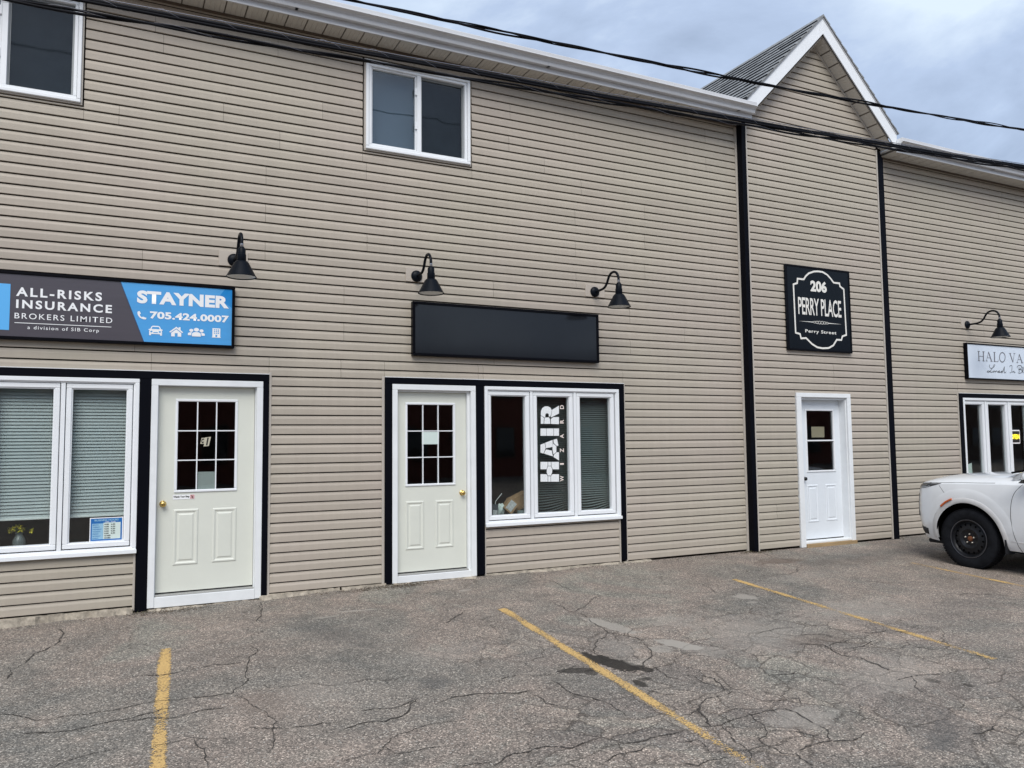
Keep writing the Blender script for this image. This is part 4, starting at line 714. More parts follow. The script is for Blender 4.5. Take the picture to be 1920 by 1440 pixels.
for s in (-1, 1):
    # rake board: lies in the vertical plane y=RY, under the roof edge
    vh = .265; end = HW-.005
    pts = [(GX, AP-.003), (GX+s*end, AP-.003-end), (GX+s*end, AP-.003-end-.07), (GX+s*(end-.15), AP-.003-end-.07), (GX, AP-.003-vh)]
    if s < 0: pts = pts
    # keep the board's lower edge parallel to the slope
    pts = [(GX, AP-.003), (GX+s*end, AP-.003-end), (GX+s*end, AP-vh-end+.08), (GX+s*(end-.08), AP-vh-end+.08), (GX, AP-vh)]
    mb = MB(); mb.prism(pts, RY, RY+.02, 'y'); rb = build('rake_board', mb, WHITE, BL, bev=.002)
    mb = MB(); mb.prism([(GX, AP-.003), (GX+s*end, AP-.003-end), (GX+s*end, AP-.026-end), (GX, AP-.026)], RY-.008, RY-.0005, 'y'); build('drip_edge', mb, GUT, rb)
    mb = MB(); mb.prism([(GX, AP-.0), (GX+s*(HW+.01), AP-HW-.01), (GX+s*(HW+.01), AP-HW-.003), (GX, AP+.012)], RY-.024, RY-.0005, 'y'); build('shingle_edge', mb, SHING, rb)
    # sloping soffit behind the rake board
    off = AP-7.60-.012; q = [(GX, RY+.02, AP-off), (GX+s*(end-.09), RY+.02, AP-off-(end-.09)), (GX+s*(end-.09), TY, AP-off-(end-.09)), (GX, TY, AP-off)]
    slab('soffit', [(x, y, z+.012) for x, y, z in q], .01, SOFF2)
    Ls = (end-.09); n = 9
    for i in range(n):
        a, b = Ls*i/n+.005, Ls*(i+1)/n-.004; mb = MB(); m_ = 5
        for j in range(m_):
            a1 = a+(b-a)*j/m_+.003; b1 = a+(b-a)*(j+1)/m_-.003
            mb.poly([(GX+s*a1, RY+.021, AP-off-a1), (GX+s*b1, RY+.021, AP-off-b1), (GX+s*b1, TY-.001, AP-off-b1), (GX+s*a1, TY-.001, AP-off-a1)])
            if j < m_-1: c1 = b1+.003; mb.poly([(GX+s*b1, RY+.021, AP-off-b1), (GX+s*c1, RY+.021, AP-off-c1+.004), (GX+s*c1, TY-.001, AP-off-c1+.004), (GX+s*b1, TY-.001, AP-off-b1)]); d1 = c1+.003; mb.poly([(GX+s*c1, RY+.021, AP-off-c1+.004), (GX+s*d1, RY+.021, AP-off-d1), (GX+s*d1, TY-.001, AP-off-d1), (GX+s*c1, TY-.001, AP-off-c1+.004)])
        build('soffit_panel', mb, SOFF, BL, fixn=False)
    xe = GX+s*(end-.085); mb = MB(); mb.box(min(xe, GX+s*end), max(xe, GX+s*end), RY+.021, -.001, AP-off-end+.075, AP-off-end+.10); build('rake_return', mb, WHITE, BL)
    # thin beige edge where the wall meets the soffit
    mb = MB(); mb.prism([(GX, 7.60), (GX+s*1.40, 6.20), (GX+s*1.40, 6.17), (GX, 7.57)], TY-.022, TY-.004, 'y'); build('edge_strip', mb, BEIGE, BL)
# lamp mounting blocks are part of the wall
for x in (1.125, 3.155, 5.575, 13.1):
    bx('mounting_block', x-.16, x+.13, -.022, .0, 3.385, 3.545, mat('block_vinyl', (.47, .415, .355), .5, noise=.04), BL, bev=.003)
# ------------------------------------------------------------------ gooseneck lamps
ARM = [(-.008, 3.452), (-.086, 3.452), (-.195, 3.456), (-.255, 3.474), (-.300, 3.515), (-.330, 3.565), (-.362, 3.603), (-.405, 3.624), (-.452, 3.627), (-.498, 3.610), (-.528, 3.580), (-.545, 3.545), (-.551, 3.500)]
LSC = [1.0, .90, 1.04, 1.0]
def lamp(x, sc, label):
    t = thing('gooseneck_lamp', label, 'wall lamp', (x, 0, 3.30), 'black gooseneck lamps along the facade')
    mb = MB(); mb.lathe([(0, -.060), (.028, -.058), (.050, -.048), (.064, -.036), (.068, -.023), (.068, -.018)], (x, 0, 3.452), 'y', 24); build('wall_plate', mb, LAMP, t, smooth=True)
    P = [Vector((x, y*sc, z)) for y, z in ARM]; Q = []
    for i in range(len(P)-1):
        a, b, c, d = P[max(i-1, 0)], P[i], P[i+1], P[min(i+2, len(P)-1)]
        for k in range(4):
            u = k/4; Q.append(.5*((2*b)+(c-a)*u+(2*a-5*b+4*c-d)*u*u+(3*b-a-3*c+d)*u**3))
    Q.append(P[-1]); mb = MB().tube(Q, .0155, 10); build('arm', mb, LAMP, t, smooth=True)
    yc = ARM[-1][0]*sc
    mb = MB().lathe([(.0165, 3.505), (.0165, 3.474), (.0135, 3.470)], (x, yc, 0), 'z', 16); build('collar', mb, STEEL, t, smooth=True)
    mb = MB().lathe([(.012, 3.476), (.020, 3.474), (.034, 3.455), (.038, 3.448), (.038, 3.400), (.043, 3.396), (.044, 3.335), (.040, 3.330)], (x, yc, 0), 'z', 24); o = build('socket', mb, LAMP, t); smooth_by_angle(o, 40)
    mb = MB().lathe([(.038, 3.334), (.056, 3.328), (.070, 3.312), (.136, 3.186), (.142, 3.178), (.146, 3.172), (.143, 3.170), (.134, 3.180)], (x, yc, 0), 'z', 36); mb.lathe([(.134, 3.180), (.066, 3.308), (.0, 3.322)], (x, yc, 0), 'z', 36, 1)
    o = build('shade', mb, [LAMP, LAMPW], t, fixn=False); smooth_by_angle(o, 40)
    return t
lamp(1.118, 1.0, 'black gooseneck lamp seen end-on above the blue and grey sign')
lamp(3.125, .88, 'black gooseneck lamp above the left end of the blank black sign')
lamp(5.553, 1.03, 'black gooseneck lamp above the right end of the blank black sign')
lamp(13.09, 1.06, 'black gooseneck lamp above the white salon sign at far right')
# ------------------------------------------------------------------ signs
def sign_box(name, label, x0, x1, z0, z1, y0, y1, face, fw_=.028, frame=SIGNF, fm=None):
    t = thing(name, label, 'sign', ((x0+x1)/2, (y0+y1)/2, z0))
    mb = MB(); frame_ring(mb, x0, x1, z0, z1, fw_, y0, y1); build('frame', mb, frame, t, bev=.004)
    build('face', MB().box(x0+fw_, x1-fw_, y0+.012, y1-.01, z0+fw_, z1-fw_), face, t)
    return t
D = DATA
X0, X1, ZB, ZT = -1.39, 1.125, 2.522, 3.158; YF = -.080+.012
s1 = sign_box('shop_sign', 'long insurance broker sign in dark grey and blue with white lettering', X0, X1, ZB, ZT, -.080, -.014, SIGNG)
def plate(name, pts, y, m, parent): return build(name, MB().poly([(a, y, b) for a, b in pts]), m, parent, fixn=False)
yb = YF-.0015; zt, zb = ZT-.029, ZB+.029; (dxt, dzt), (dxb, dzb) = D['DIAG']
plate('blue_panel', [(dxt+.01, zt), (dxb-.005, zb), (X1-.029, zb), (X1-.029, zt)], yb, SIGNB, s1)
plate('diagonal_edge', [(dxt+.002, zt), (dxb-.013, zb), (dxb-.007, zb), (dxt+.008, zt)], yb-.0002, mat('edge_navy', (.03, .06, .14), .3), s1)
plate('corner_panel', [(X1-.029, zt), (X1-.029, zt-.19), (X1-.17, zt-.10), (X1-.10, zt)], yb-.0006, SIGNB2, s1)
plate('blue_panel', [(-1.27, 3.034), (-1.27, 2.606), (-.849, 2.606), (-.849, 3.034)], yb, SIGNL, s1)
yt = yb-.0022
text('lettering', 'ALL-RISKS', D['ALLRISKS'], yt, PRINTW, s1, .03, 1.3)
text('lettering', 'INSURANCE', D['INSUR'], yt, PRINTW, s1, .03, 1.3)
text('lettering', 'BROKERS LIMITED', D['BROK'], yt, PRINTW, s1, .004, 1.25)
text('lettering', 'a division of SIB Corp', D['DIV'], yt, PRINTW, s1, .006, 1.25)
mb = MB(); ribbon(mb, [D['RULE'][0], D['RULE'][1]], .006, yt); build('rule', mb, PRINTW, s1, fixn=False)
text('lettering', 'STAYNER', D['STAY'], yt, PRINTW, s1, .05, 1.05)
text('lettering', '705.424.0007', D['PHONE'], yt, PRINTW, s1, .04, 1.04)
def icon(name, box, shapes, parent, mats=(PRINTW, SIGNB)):
    # shapes in a unit box; material 1 knocks holes with the background colour
    x0, x1, z0, z1 = box; mb = MB()
    for i, (mi, pts) in enumerate(shapes): mb.poly([(x0+a*(x1-x0), yt-.00025*i, z0+b*(z1-z0)) for a, b in pts], mi)
    return build(name, mb, list(mats), parent, fixn=False)
def disc(cx, cy, rx, ry, n=20, a0=0, a1=2*math.pi): return [(cx+rx*math.cos(a0+(a1-a0)*i/(n if a1-a0 > 6.2 else n-1)), cy+ry*math.sin(a0+(a1-a0)*i/(n if a1-a0 > 6.2 else n-1))) for i in range(n)]
icon('phone_icon', D['PHI'], [(0, [(0, .75), (.05, .95), (.25, 1), (.38, .68), (.25, .55), (.33, .38), (.48, .24), (.60, .32), (1, .18), (.92, 0), (.65, 0), (.30, .15), (.08, .45)])], s1)
icon('car_icon', D['ICAR'], [(0, [(0, .62), (.12, .68), (.2, .92), (.3, 1), (.7, 1), (.8, .92), (.88, .68), (1, .62), (1, .52), (.93, .52), (.96, .4), (.96, 0), (.82, 0), (.82, .14), (.18, .14), (.18, 0), (.04, 0), (.04, .4), (.07, .52), (0, .52)]), (1, [(.2, .66), (.27, .88), (.73, .88), (.8, .66)]), (1, disc(.2, .38, .08, .09)), (1, disc(.8, .38, .08, .09)), (1, [(.34, .34), (.66, .34), (.66, .26), (.34, .26)])], s1)
icon('house_icon', D['IHOU'], [(0, [(0, .45), (.5, 1), (.66, .82), (.66, .96), (.8, .96), (.8, .67), (1, .45), (.92, .38), (.5, .82), (.08, .38)]), (0, [(.14, .36), (.5, .74), (.86, .36), (.86, 0), (.6, 0), (.6, .34), (.4, .34), (.4, 0), (.14, 0)])], s1)
icon('people_icon', D['IPEO'], [(0, disc(.2, .68, .12, .17)), (0, disc(.8, .68, .12, .17)), (0, [(0, .12)]+disc(.2, .28, .2, .18, 12, math.pi, 0)[0:]+[(.4, .12)]), (0, [(.6, .12)]+disc(.8, .28, .2, .18, 12, math.pi, 0)+[(1, .12)]), (1, disc(.5, .76, .19, .26)), (0, disc(.5, .78, .15, .21)), (1, [(.2, 0)]+disc(.5, .3, .3, .26, 12, math.pi, 0)+[(.8, 0)]), (0, [(.24, 0)]+disc(.5, .27, .26, .24, 12, math.pi, 0)+[(.76, 0)])], s1)
icon('building_icon', D['IBUI'], [(0, [(0, 0), (0, .07), (.06, .07), (.06, 1), (.94, 1), (.94, .07), (1, .07), (1, 0)]), (1, [(.4, .07), (.4, .3), (.6, .3), (.6, .07)])]+[(1, [(a, b), (a, b+.1), (a+.13, b+.1), (a+.13, b)]) for a in (.22, .435, .65) for b in (.42, .6, .78)], s1)
# blank sign
s2 = sign_box('blank_sign', 'blank glossy black sign above the middle door and window', 3.058, 5.570, 2.526, 3.150, -.080, -.014, SIGNK, .03)
# plaque
px0, px1, pz0, pz1 = 8.774, 10.103, 2.823, 4.093
s3 = thing('plaque_sign', 'square black plaque reading 206 Perry Place above the white door', 'sign', ((px0+px1)/2, TY-.03, pz0))
build('board', MB().box(px0, px1, -.150, TY-.014, pz0, pz1), SIGN3, s3, bev=.006)
mb = MB(); frame_ring(mb, px0, px1, pz0, pz1, .03, -.156, -.1502); build('frame', mb, SIGNF, s3, bev=.003)
ye = -.1522
mb = MB(); ribbon(mb, D['EMB'], .026, ye, True); build('border', mb, CREAMP, s3, fixn=False)
text('lettering', '206', D['T206'], ye, CREAMP, s3, .045, 1.0); text('lettering', 'PERRY PLACE', D['TPERRY'], ye, CREAMP, s3, .012, .95); text('lettering', 'Perry Street', D['TSTREET'], ye, CREAMP, s3, .02, 1.15)
mb = MB(); ox = [q[0] for q in D['ORN']]; xa, xb, zc = ox[0], ox[-1], D['ORN'][2][1]+.0; xm = (xa+xb)/2
for s in (-1, 1):
    mb.poly([(xm+s*.16, ye, zc+.006), (xm+s*(xb-xm), ye, zc), (xm+s*.16, ye, zc-.006)])
    for k in range(3):
        w = .055; c0 = xm+s*(.028+k*.050)
        ribbon(mb, [(c0+w/2*math.cos(a), zc+(.022-.004*k)*math.sin(a)) for a in [2*math.pi*i/14 for i in range(14)]], .006, ye-.0006*(k+1)-.0003*s, True)
build('ornament', mb, CREAMP, s3, fixn=False)
# salon sign
s4 = sign_box('shop_sign', 'white salon sign with thin grey serif lettering at the right edge', 12.965, 15.46, 2.515, 3.135, -.080, -.014, SIGNW, .022, SIGNF)
for i0, i1 in ((0, 7), (7, 13), (13, 16), (16, 17), (17, 21), (21, 26)):
    mb = MB()
    for i, (pts, k) in enumerate(D['HALO'][i0:i1]): ribbon(mb, pts, {'b': .024, 't': .009, 'm': .016}[k], YF-.002-.0003*i, False)
    build('letter', mb, GREYP, s4, fixn=False)
mb = MB()
for i, pts in enumerate(D['SCRIPT']):
    P = [Vector(q) for q in pts]; Q = []
    for j in range(len(P)-1):
        a, b, c, d = P[max(j-1, 0)], P[j], P[j+1], P[min(j+2, len(P)-1)]
        for k in range(4): u = k/4; Q.append(.5*((2*b)+(c-a)*u+(2*a-5*b+4*c-d)*u*u+(3*b-a-3*c+d)*u**3))
    Q.append(P[-1]); ribbon(mb, [(q.x, q.y) for q in Q], .0085, YF-.002-.001*i)
build('script_lettering', mb, PRINTK, s4, fixn=False)
# ------------------------------------------------------------------ things on and behind the glass
def blind(x0, x1, zb, zt, y, m, label, sag=0.0, pitch=.031, tilt=.0162, group='window blinds'):
    t = thing('window_blind', label, 'window blind', ((x0+x1)/2, y, zt), group)
    mb = MB(); z = zb+.03; i = 0; rb = random.Random(int(x0*100)); ph = rb.uniform(0, 6)
    while z < zt:
        n = 10; k = max(0.0, (zb+sag-z))/max(sag, .01) if sag else 0
        pts = []
        for j in range(n+1):
            u = j/n; pts.append((x0+(x1-x0)*u, z-(k*(.045*math.sin(math.pi*u)+.02*math.sin(5*u+ph+i*.35)) if sag else 0)))
        tl = tilt*(1-.5*k)
        for (xa, za), (xb_, zb_) in zip(pts, pts[1:]):
            mb.poly([(xa, y-.008, za-tl), (xb_, y-.008, zb_-tl), (xb_, y, zb_+.002), (xa, y, za+.002)]); mb.poly([(xa, y, za+.002), (xb_, y, zb_+.002), (xb_, y+.008, zb_+tl), (xa, y+.008, za+tl)])
        z += pitch; i += 1
    s = build('slats', mb, m, t, smooth=False, fixn=False); s['kind'] = 'stuff'
    build('bottom_rail', MB().box(x0, x1, y-.012, y+.012, zb-.006-(.03 if sag else 0), zb+.014-(.03 if sag else 0)), RAIL if not sag else m, t, bev=.003)
    mb = MB()
    for u in (.12, .88): mb.tube([(x0+(x1-x0)*u, y-.012, zb), (x0+(x1-x0)*u, y-.012, zt)], .0012, 4)
    build('cord', mb, RAIL if not sag else m, t)
    return t
blind(-1.62, -1.06, .86, 2.13, .105, BL1, 'pale slatted blind in the leftmost sash of the left shop window')
blind(-1.02, -.43, .86, 2.13, .105, BL1, 'pale slatted blind above the vase of yellow flowers')
blind(-.40, .22, .86, 2.13, .105, BL1, 'pale slatted blind above the business hours card')
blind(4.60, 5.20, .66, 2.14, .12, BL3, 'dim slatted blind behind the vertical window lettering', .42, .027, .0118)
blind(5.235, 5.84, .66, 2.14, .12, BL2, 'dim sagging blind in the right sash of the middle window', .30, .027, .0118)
# window decal
dc = thing('window_decal', 'white cracked vertical lettering on the centre pane of the middle window', 'window lettering', (4.9, .028, 1.0))
for q in D['HAIR']: build('letter_piece', MB().poly([(a, .0262, b) for a, b in q]), STICK, dc, fixn=False)
for ch, xa, xb_, za, zb_ in D['WIZ']: text('lettering', ch, (xa, xb_, za, zb_), .0262, STICKP, dc, .02, 1, rot=True)
# business hours card
hx0, hx1, hz0, hz1 = -.150, .136, .623, .850
hc = thing('hours_card', 'blue and white business hours card in the corner of the left window', 'notice', ((hx0+hx1)/2, .027, hz0))
build('card', MB().box(hx0, hx1, .0255, .0285, hz0, hz1), PRINTW, hc)
plate('blue_field', [(hx0+.008, hz0+.008), (hx1-.008, hz0+.008), (hx1-.008, hz1-.008), (hx0+.008, hz1-.008)], .0247, BLUEC, hc)
plate('day_field', [(hx0+.020, hz0+.022), (hx0+.115, hz0+.022), (hx0+.115, hz1-.056), (hx0+.020, hz1-.056)], .0242, BLUEL, hc)
plate('time_field', [(hx0+.116, hz0+.022), (hx1-.022, hz0+.022), (hx1-.022, hz1-.050), (hx0+.116, hz1-.050)], .0242, PAPER, hc)
text('lettering', 'BUSINESS HOURS', (hx0+.04, hx1-.04, hz1-.034, hz1-.016), .0238, BLUEL, hc, .03)
text('lettering', 'OPEN', (hx0+.130, hx0+.165, hz1-.047, hz1-.040), .0238, PRINTW, hc, .03); text('lettering', 'CLOSE', (hx0+.180, hx0+.220, hz1-.047, hz1-.040), .0238, PRINTW, hc, .03)
for i, (dn_, t1, t2) in enumerate([('MONDAY', '9.00', '4.30'), ('TUESDAY', '9.00', '4.30'), ('WEDNESDAY', '9.00', '4.30'), ('THURSDAY', '9.00', '4.30'), ('FRIDAY', '9.00', '4.30'), ('SATURDAY', 'CLOSED', None), ('SUNDAY', 'CLOSED', None)]):
    z = hz1-.068-i*.0212; text('lettering', dn_, (hx0+.026, hx0+.026+.0085*len(dn_), z-.006, z+.005), .0236, BLUEC, hc, .02)
    if t2: text('lettering', t1, (hx0+.125, hx0+.163, z-.006, z+.007), .0236, PRINTK, hc, .04); text('lettering', t2, (hx0+.180, hx0+.218, z-.006, z+.007), .0236, PRINTK, hc, .04)
    else: text('lettering', t1, (hx0+.125, hx0+.180, z-.006, z+.007), .0236, PRINTK, hc, .04)
# vase with flowers
vt = thing('flower_vase', 'grey milk-can vase with drooping yellow flowers inside the left window', 'vase', (-.735, .19, .56))
mb = MB().lathe([(0, .561), (.052, .562), (.055, .60), (.055, .66), (.040, .69), (.030, .705), (.030, .725), (.038, .733), (.034, .73), (.026, .70)], (-.735, .19, 0), 'z', 24); build('jar', mb, JAR, vt, smooth=True)
rv = random.Random(9); mb = MB(); mg = MB()
for k in range(9):
    a = rv.uniform(0, 6.28); rr = rv.uniform(.02, .085); cx, cy, cz = -.735+rr*math.cos(a)*1.15, .19+rr*math.sin(a)*.6, .80-rr*.55+rv.uniform(-.01, .012)
    mg.tube([(-.735, .19, .72), ((-.735+cx)/2, (.19+cy)/2, .775), (cx, cy, cz)], .002, 4)
    for j in range(22):
        b = rv.uniform(0, 6.28); e = rv.uniform(-.9, .7); l = rv.uniform(.020, .042); d = Vector((math.cos(b)*math.cos(e), math.sin(b)*math.cos(e), math.sin(e))); sd = d.cross(Vector((0, 0, 1))).normalized()*.006; c0 = Vector((cx, cy, cz))
        mb.poly([tuple(c0+sd*.5), tuple(c0+d*l*.6+sd), tuple(c0+d*l), tuple(c0+d*l*.6-sd)])
o = build('petals', mb, YEL, vt, fixn=False); o['kind'] = 'stuff'; build('stems', mg, GREENM, vt)
# boxes and packets behind the middle window
def rbox(name, label, cat, c, size, rot, m, extra=None, group=None):
    t = thing(name, label, cat, c, group); mb = MB(); sx_, sy, sz = size; mb.box(-sx_/2, sx_/2, -sy/2, sy/2, -sz/2, sz/2)
    R = Matrix.Rotation(math.radians(rot[2]), 3, 'Z') @ Matrix.Rotation(math.radians(rot[0]), 3, 'X') @ Matrix.Rotation(math.radians(rot[1]), 3, 'Y'); mb.v = [tuple(R @ Vector(v)+Vector(c)) for v in mb.v]
    build('carton', mb, m, t, bev=.002)
    if extra:
        for nm, (u0, u1, w0, w1), m2 in extra:
            k = MB(); k.poly([tuple(R @ Vector(q)+Vector(c)) for q in ((u0*sx_, -sy/2-.0015, w0*sz), (u1*sx_, -sy/2-.0015, w0*sz), (u1*sx_, -sy/2-.0015, w1*sz), (u0*sx_, -sy/2-.0015, w1*sz))]); build(nm, k, m2, t, fixn=False)
    return t
LABELM = mat('parcel_label', (.50, .52, .52), .6, noise=.5, nscale=60)
rbox('cardboard_box', 'small tilted cardboard parcel with white label behind the middle window', 'cardboard box', (4.425, .235, .748), (.135, .12, .155), (0, 40, -8), CARDB, [('label', (-.35, .30, -.38, .40), LABELM)])
rbox('cardboard_box', 'larger open cardboard box behind the tilted parcel in the window', 'cardboard box', (4.60, .33, .79), (.26, .14, .17), (0, -22, 4), CARDB)
rbox('product_packet', 'dark packet with pale label at the left corner of the middle window', 'packet', (4.165, .20, .695), (.135, .05, .17), (0, 5, -6), mat('packet_dark', (.05, .06, .075), .4, noise=.4, nscale=20), [('label', (.05, .45, -.45, .1), LABELM)])
cp = thing('crumpled_paper', 'crumpled white paper between packet and tilted parcel', 'paper', (4.30, .26, .62)); bm = bmesh.new(); bmesh.ops.create_icosphere(bm, subdivisions=2, radius=.055); rq = random.Random(4)
for v in bm.verts: v.co = v.co*rq.uniform(.6, 1.15); v.co.z *= 1.7
mb = MB(); mb.v = [tuple(v.co+Vector((4.30, .25, .70))) for v in bm.verts]; mb.f = [[v.index for v in f.verts] for f in bm.faces]; mb.m = [0]*len(mb.f); bm.free(); build('paper_ball', mb, PAPER, cp)
rd = thing('thin_rod', 'thin pale rod leaning above the packet in the window', 'rod', (4.22, .24, .62)); build('rod', MB().tube([(4.20, .24, .61), (4.235, .24, .81), (4.33, .26, .90)], .004, 6), RAIL, rd)
tb = thing('plastic_tub', 'small round grey tub in front of the cardboard boxes', 'tub', (4.545, .17, .60)); build('tub', MB().lathe([(0, .601), (.045, .602), (.05, .685), (.052, .69), (0, .692)], (4.545, .165, 0), 'z', 20), mat('tub_grey', (.22, .28, .28), .4), tb, smooth=False)
# papers and stickers
def sheet(name, label, cat, pts, y, m, th=.0012):
    t = thing(name, label, cat, (pts[0][0], y, pts[0][1])); mb = MB(); mb.prism(pts, y, y+th, 'y'); build('sheet', mb, m, t); return t
p1 = sheet('paper_notice', 'ruled paper sheet behind the lowest centre pane of the left door', 'paper', [(.806, 1.083), (.972, 1.083), (.972, 1.262), (.806, 1.262)], .068, PAPER)
mb = MB()
for i in range(6): ribbon(mb, [(.812, 1.235-i*.026), (.812+(.15 if i % 2 else .075), 1.235-i*.026)], .003, .0672)
build('ruled_lines', mb, mat('ink_grey', (.2, .25, .27), .6), p1, fixn=False)
PAPER_D = mat('paper_bright', (.66, .74, .72), .7, noise=.05)
p1.children[0].data.materials[0] = PAPER_D
sheet('paper_notice', 'pale green paper taped inside the middle door glass', 'paper', [(3.211, 1.515), (3.418, 1.515), (3.421, 1.657), (3.211, 1.657)], .0475, PAPER)
sheet('paper_notice', 'buff paper notice in the upper glass of the white door', 'paper', [(9.385, 1.552), (9.652, 1.552), (9.656, 1.712), (9.385, 1.712)], .0405, mat('paper_tan', (.62, .55, .38), .7))
sheet('paper_sheet', 'pale angled sheet on the sill of the right shop window', 'paper', [(13.10, .62), (13.37, .62), (13.36, 1.086), (13.10, 1.027)], .20, PAPER)
st = thing('unit_sticker', 'slanted C1 letter stickers on the centre pane of the left door', 'sticker', (.87, .058, 1.52))
STK = mat('sticker_cream', (.50, .47, .36), .5)
plate('sticker', [(.826, 1.546), (.870, 1.546), (.884, 1.606), (.838, 1.606)], .0615, STK, st); plate('sticker', [(.858, 1.519), (.908, 1.523), (.928, 1.617), (.872, 1.610)], .0608, STK, st)
text('lettering', 'C', (.836, .862, 1.553, 1.600), .0600, PRINTK, st, .06, 1, False, .2); text('lettering', '1', (.880, .907, 1.530, 1.608), .0598, PRINTK, st, .07, 1, False, .25)
ws = thing('step_sticker', 'small watch-your-step sticker under the left door glass', 'sticker', (.68, .048, .99))
plate('sticker', [(.578, .993), (.782, .993), (.782, 1.038), (.578, 1.040)], .0475, PRINTW, ws); plate('red_field', [(.738, .995), (.779, .995), (.779, 1.036), (.738, 1.036)], .0470, mat('pale_red', (.62, .34, .34), .5), ws)
text('lettering', 'Watch Your Step', (.582, .732, 1.004, 1.030), .0468, PRINTK, ws, .04)
mb = MB(); ribbon(mb, [(.748, 1.028), (.758, 1.018), (.756, 1.008), (.768, 1.000)], .006, .0465); ribbon(mb, [(.752, 1.018), (.766, 1.022)], .005, .0463); build('figure_mark', mb, PRINTK, ws, fixn=False)
# open sign
on = thing('open_sign', 'glowing yellow open sign hanging inside the right shop window', 'sign', (14.38, .07, 1.40))
mb = MB(); mb.prism([(14.20, 1.425), (14.22, 1.408), (14.50, 1.408), (14.518, 1.425), (14.518, 1.632), (14.50, 1.65), (14.22, 1.65), (14.20, 1.632)], .046, .056, 'y'); build('border', mb, NEONB, on)
build('panel', MB().box(14.218, 14.50, .042, .0455, 1.428, 1.630), mat('open_panel_dark', (.05, .035, .03), .4), on); text('lettering', 'OPEN', (14.240, 14.492, 1.487, 1.575), .0405, NEON, on, .05)
# ------------------------------------------------------------------ overhead cables
def poly_at(px, x):
    for (a, za), (b, zb_) in zip(px, px[1:]):
        if x <= b: return za+(zb_-za)*(x-a)/(b-a)
    (a, za), (b, zb_) = px[-2], px[-1]; return za+(zb_-za)*(x-a)/(b-a)
def fitq(px):
    # least squares parabola z(x)
    import numpy as np
    c = np.polyfit([q[0] for q in px], [q[1] for q in px], 2); return lambda x: float(c[0]*x*x+c[1]*x+c[2])
A_ = fitq([(-.78, 4.77), (-.23, 4.84), (.28, 4.82), (1.01, 4.86), (1.96, 4.88), (2.93, 4.92), (4.88, 5.03), (6.35, 5.06), (8.45, 5.18), (11.54, 5.32)])
B_ = fitq([(-.38, 4.90), (0, 4.91), (1.01, 4.945), (2.01, 4.975), (3.38, 5.025), (4.88, 5.06), (6.35, 5.115), (8.46, 5.22), (11.55, 5.37)])
C_ = fitq([(1.52, 4.83), (2.13, 4.845), (2.88, 4.88), (3.71, 4.91), (4.76, 4.955), (5.69, 4.995), (6.88, 5.06), (8.08, 5.13), (9.86, 5.26)])
def cable(name, label, f, y, strands, x0=-9, x1=26, step=.09, group=None):
    t = thing(name, label, 'cable', (5, y, f(5)), group); n = int((x1-x0)/step)
    for nm, r, off, turns, ph, m in strands:
        mb = MB(); pts = []
        for i in range(n+1):
            x = x0+(x1-x0)*i/n; a = ph+2*math.pi*turns*(x-x0)
            wob = .006*math.sin(x*1.7+ph)+.004*math.sin(x*4.1+ph*2) if turns else .003*math.sin(x*2.3+ph)
            pts.append((x, y+off[0]+(off[2]*math.cos(a) if turns else 0), f(x)+off[1]+wob+(off[2]*math.sin(a) if turns else 0)))
        mb.tube(pts, r, 6); build(nm, mb, m, t, smooth=True, fixn=False)
    return t
cable('telephone_cable', 'thick lashed cable bundle with light spiral wire crossing under the eave', B_, -2.0, [('support_wire', .004, (0, .036, 0), 0, 0, WIRE), ('core', .018, (.006, .008, 0), 0, .4, CABLE), ('core', .013, (-.008, -.016, 0), 0, 1.9, CABLE), ('lashing_wire', .0014, (0, .006, .034), 2.3, 0, WIRE)])
cable('telephone_cable', 'lower twisted black cable just beneath the thick bundle', A_, -2.0, [('core', .0115, (0, 0, .009), .55, 0, CABLE), ('core', .010, (0, 0, .010), .55, 3.1, CABLE), ('lashing_wire', .0012, (0, 0, .019), 1.3, 1, WIRE)])
cable('power_cable', 'upper twisted power cable crossing the sky and the gable', C_, -3.0, [('conductor', .0085, (0, 0, .007), .75, 0, CABLE), ('conductor', .0085, (0, 0, .007), .75, 2.1, CABLE), ('conductor', .0060, (0, 0, .010), .75, 4.2, CABLE)])
# street line far behind the viewer, mirrored in the panes
cable('power_cable', 'overhead street line reflected in the upper window panes', lambda x: 11.5+.002*(x-4)**2, -14.0, [('conductor', .02, (0, 0, 0), 0, 0, CABLE)], -30, 40, .8)
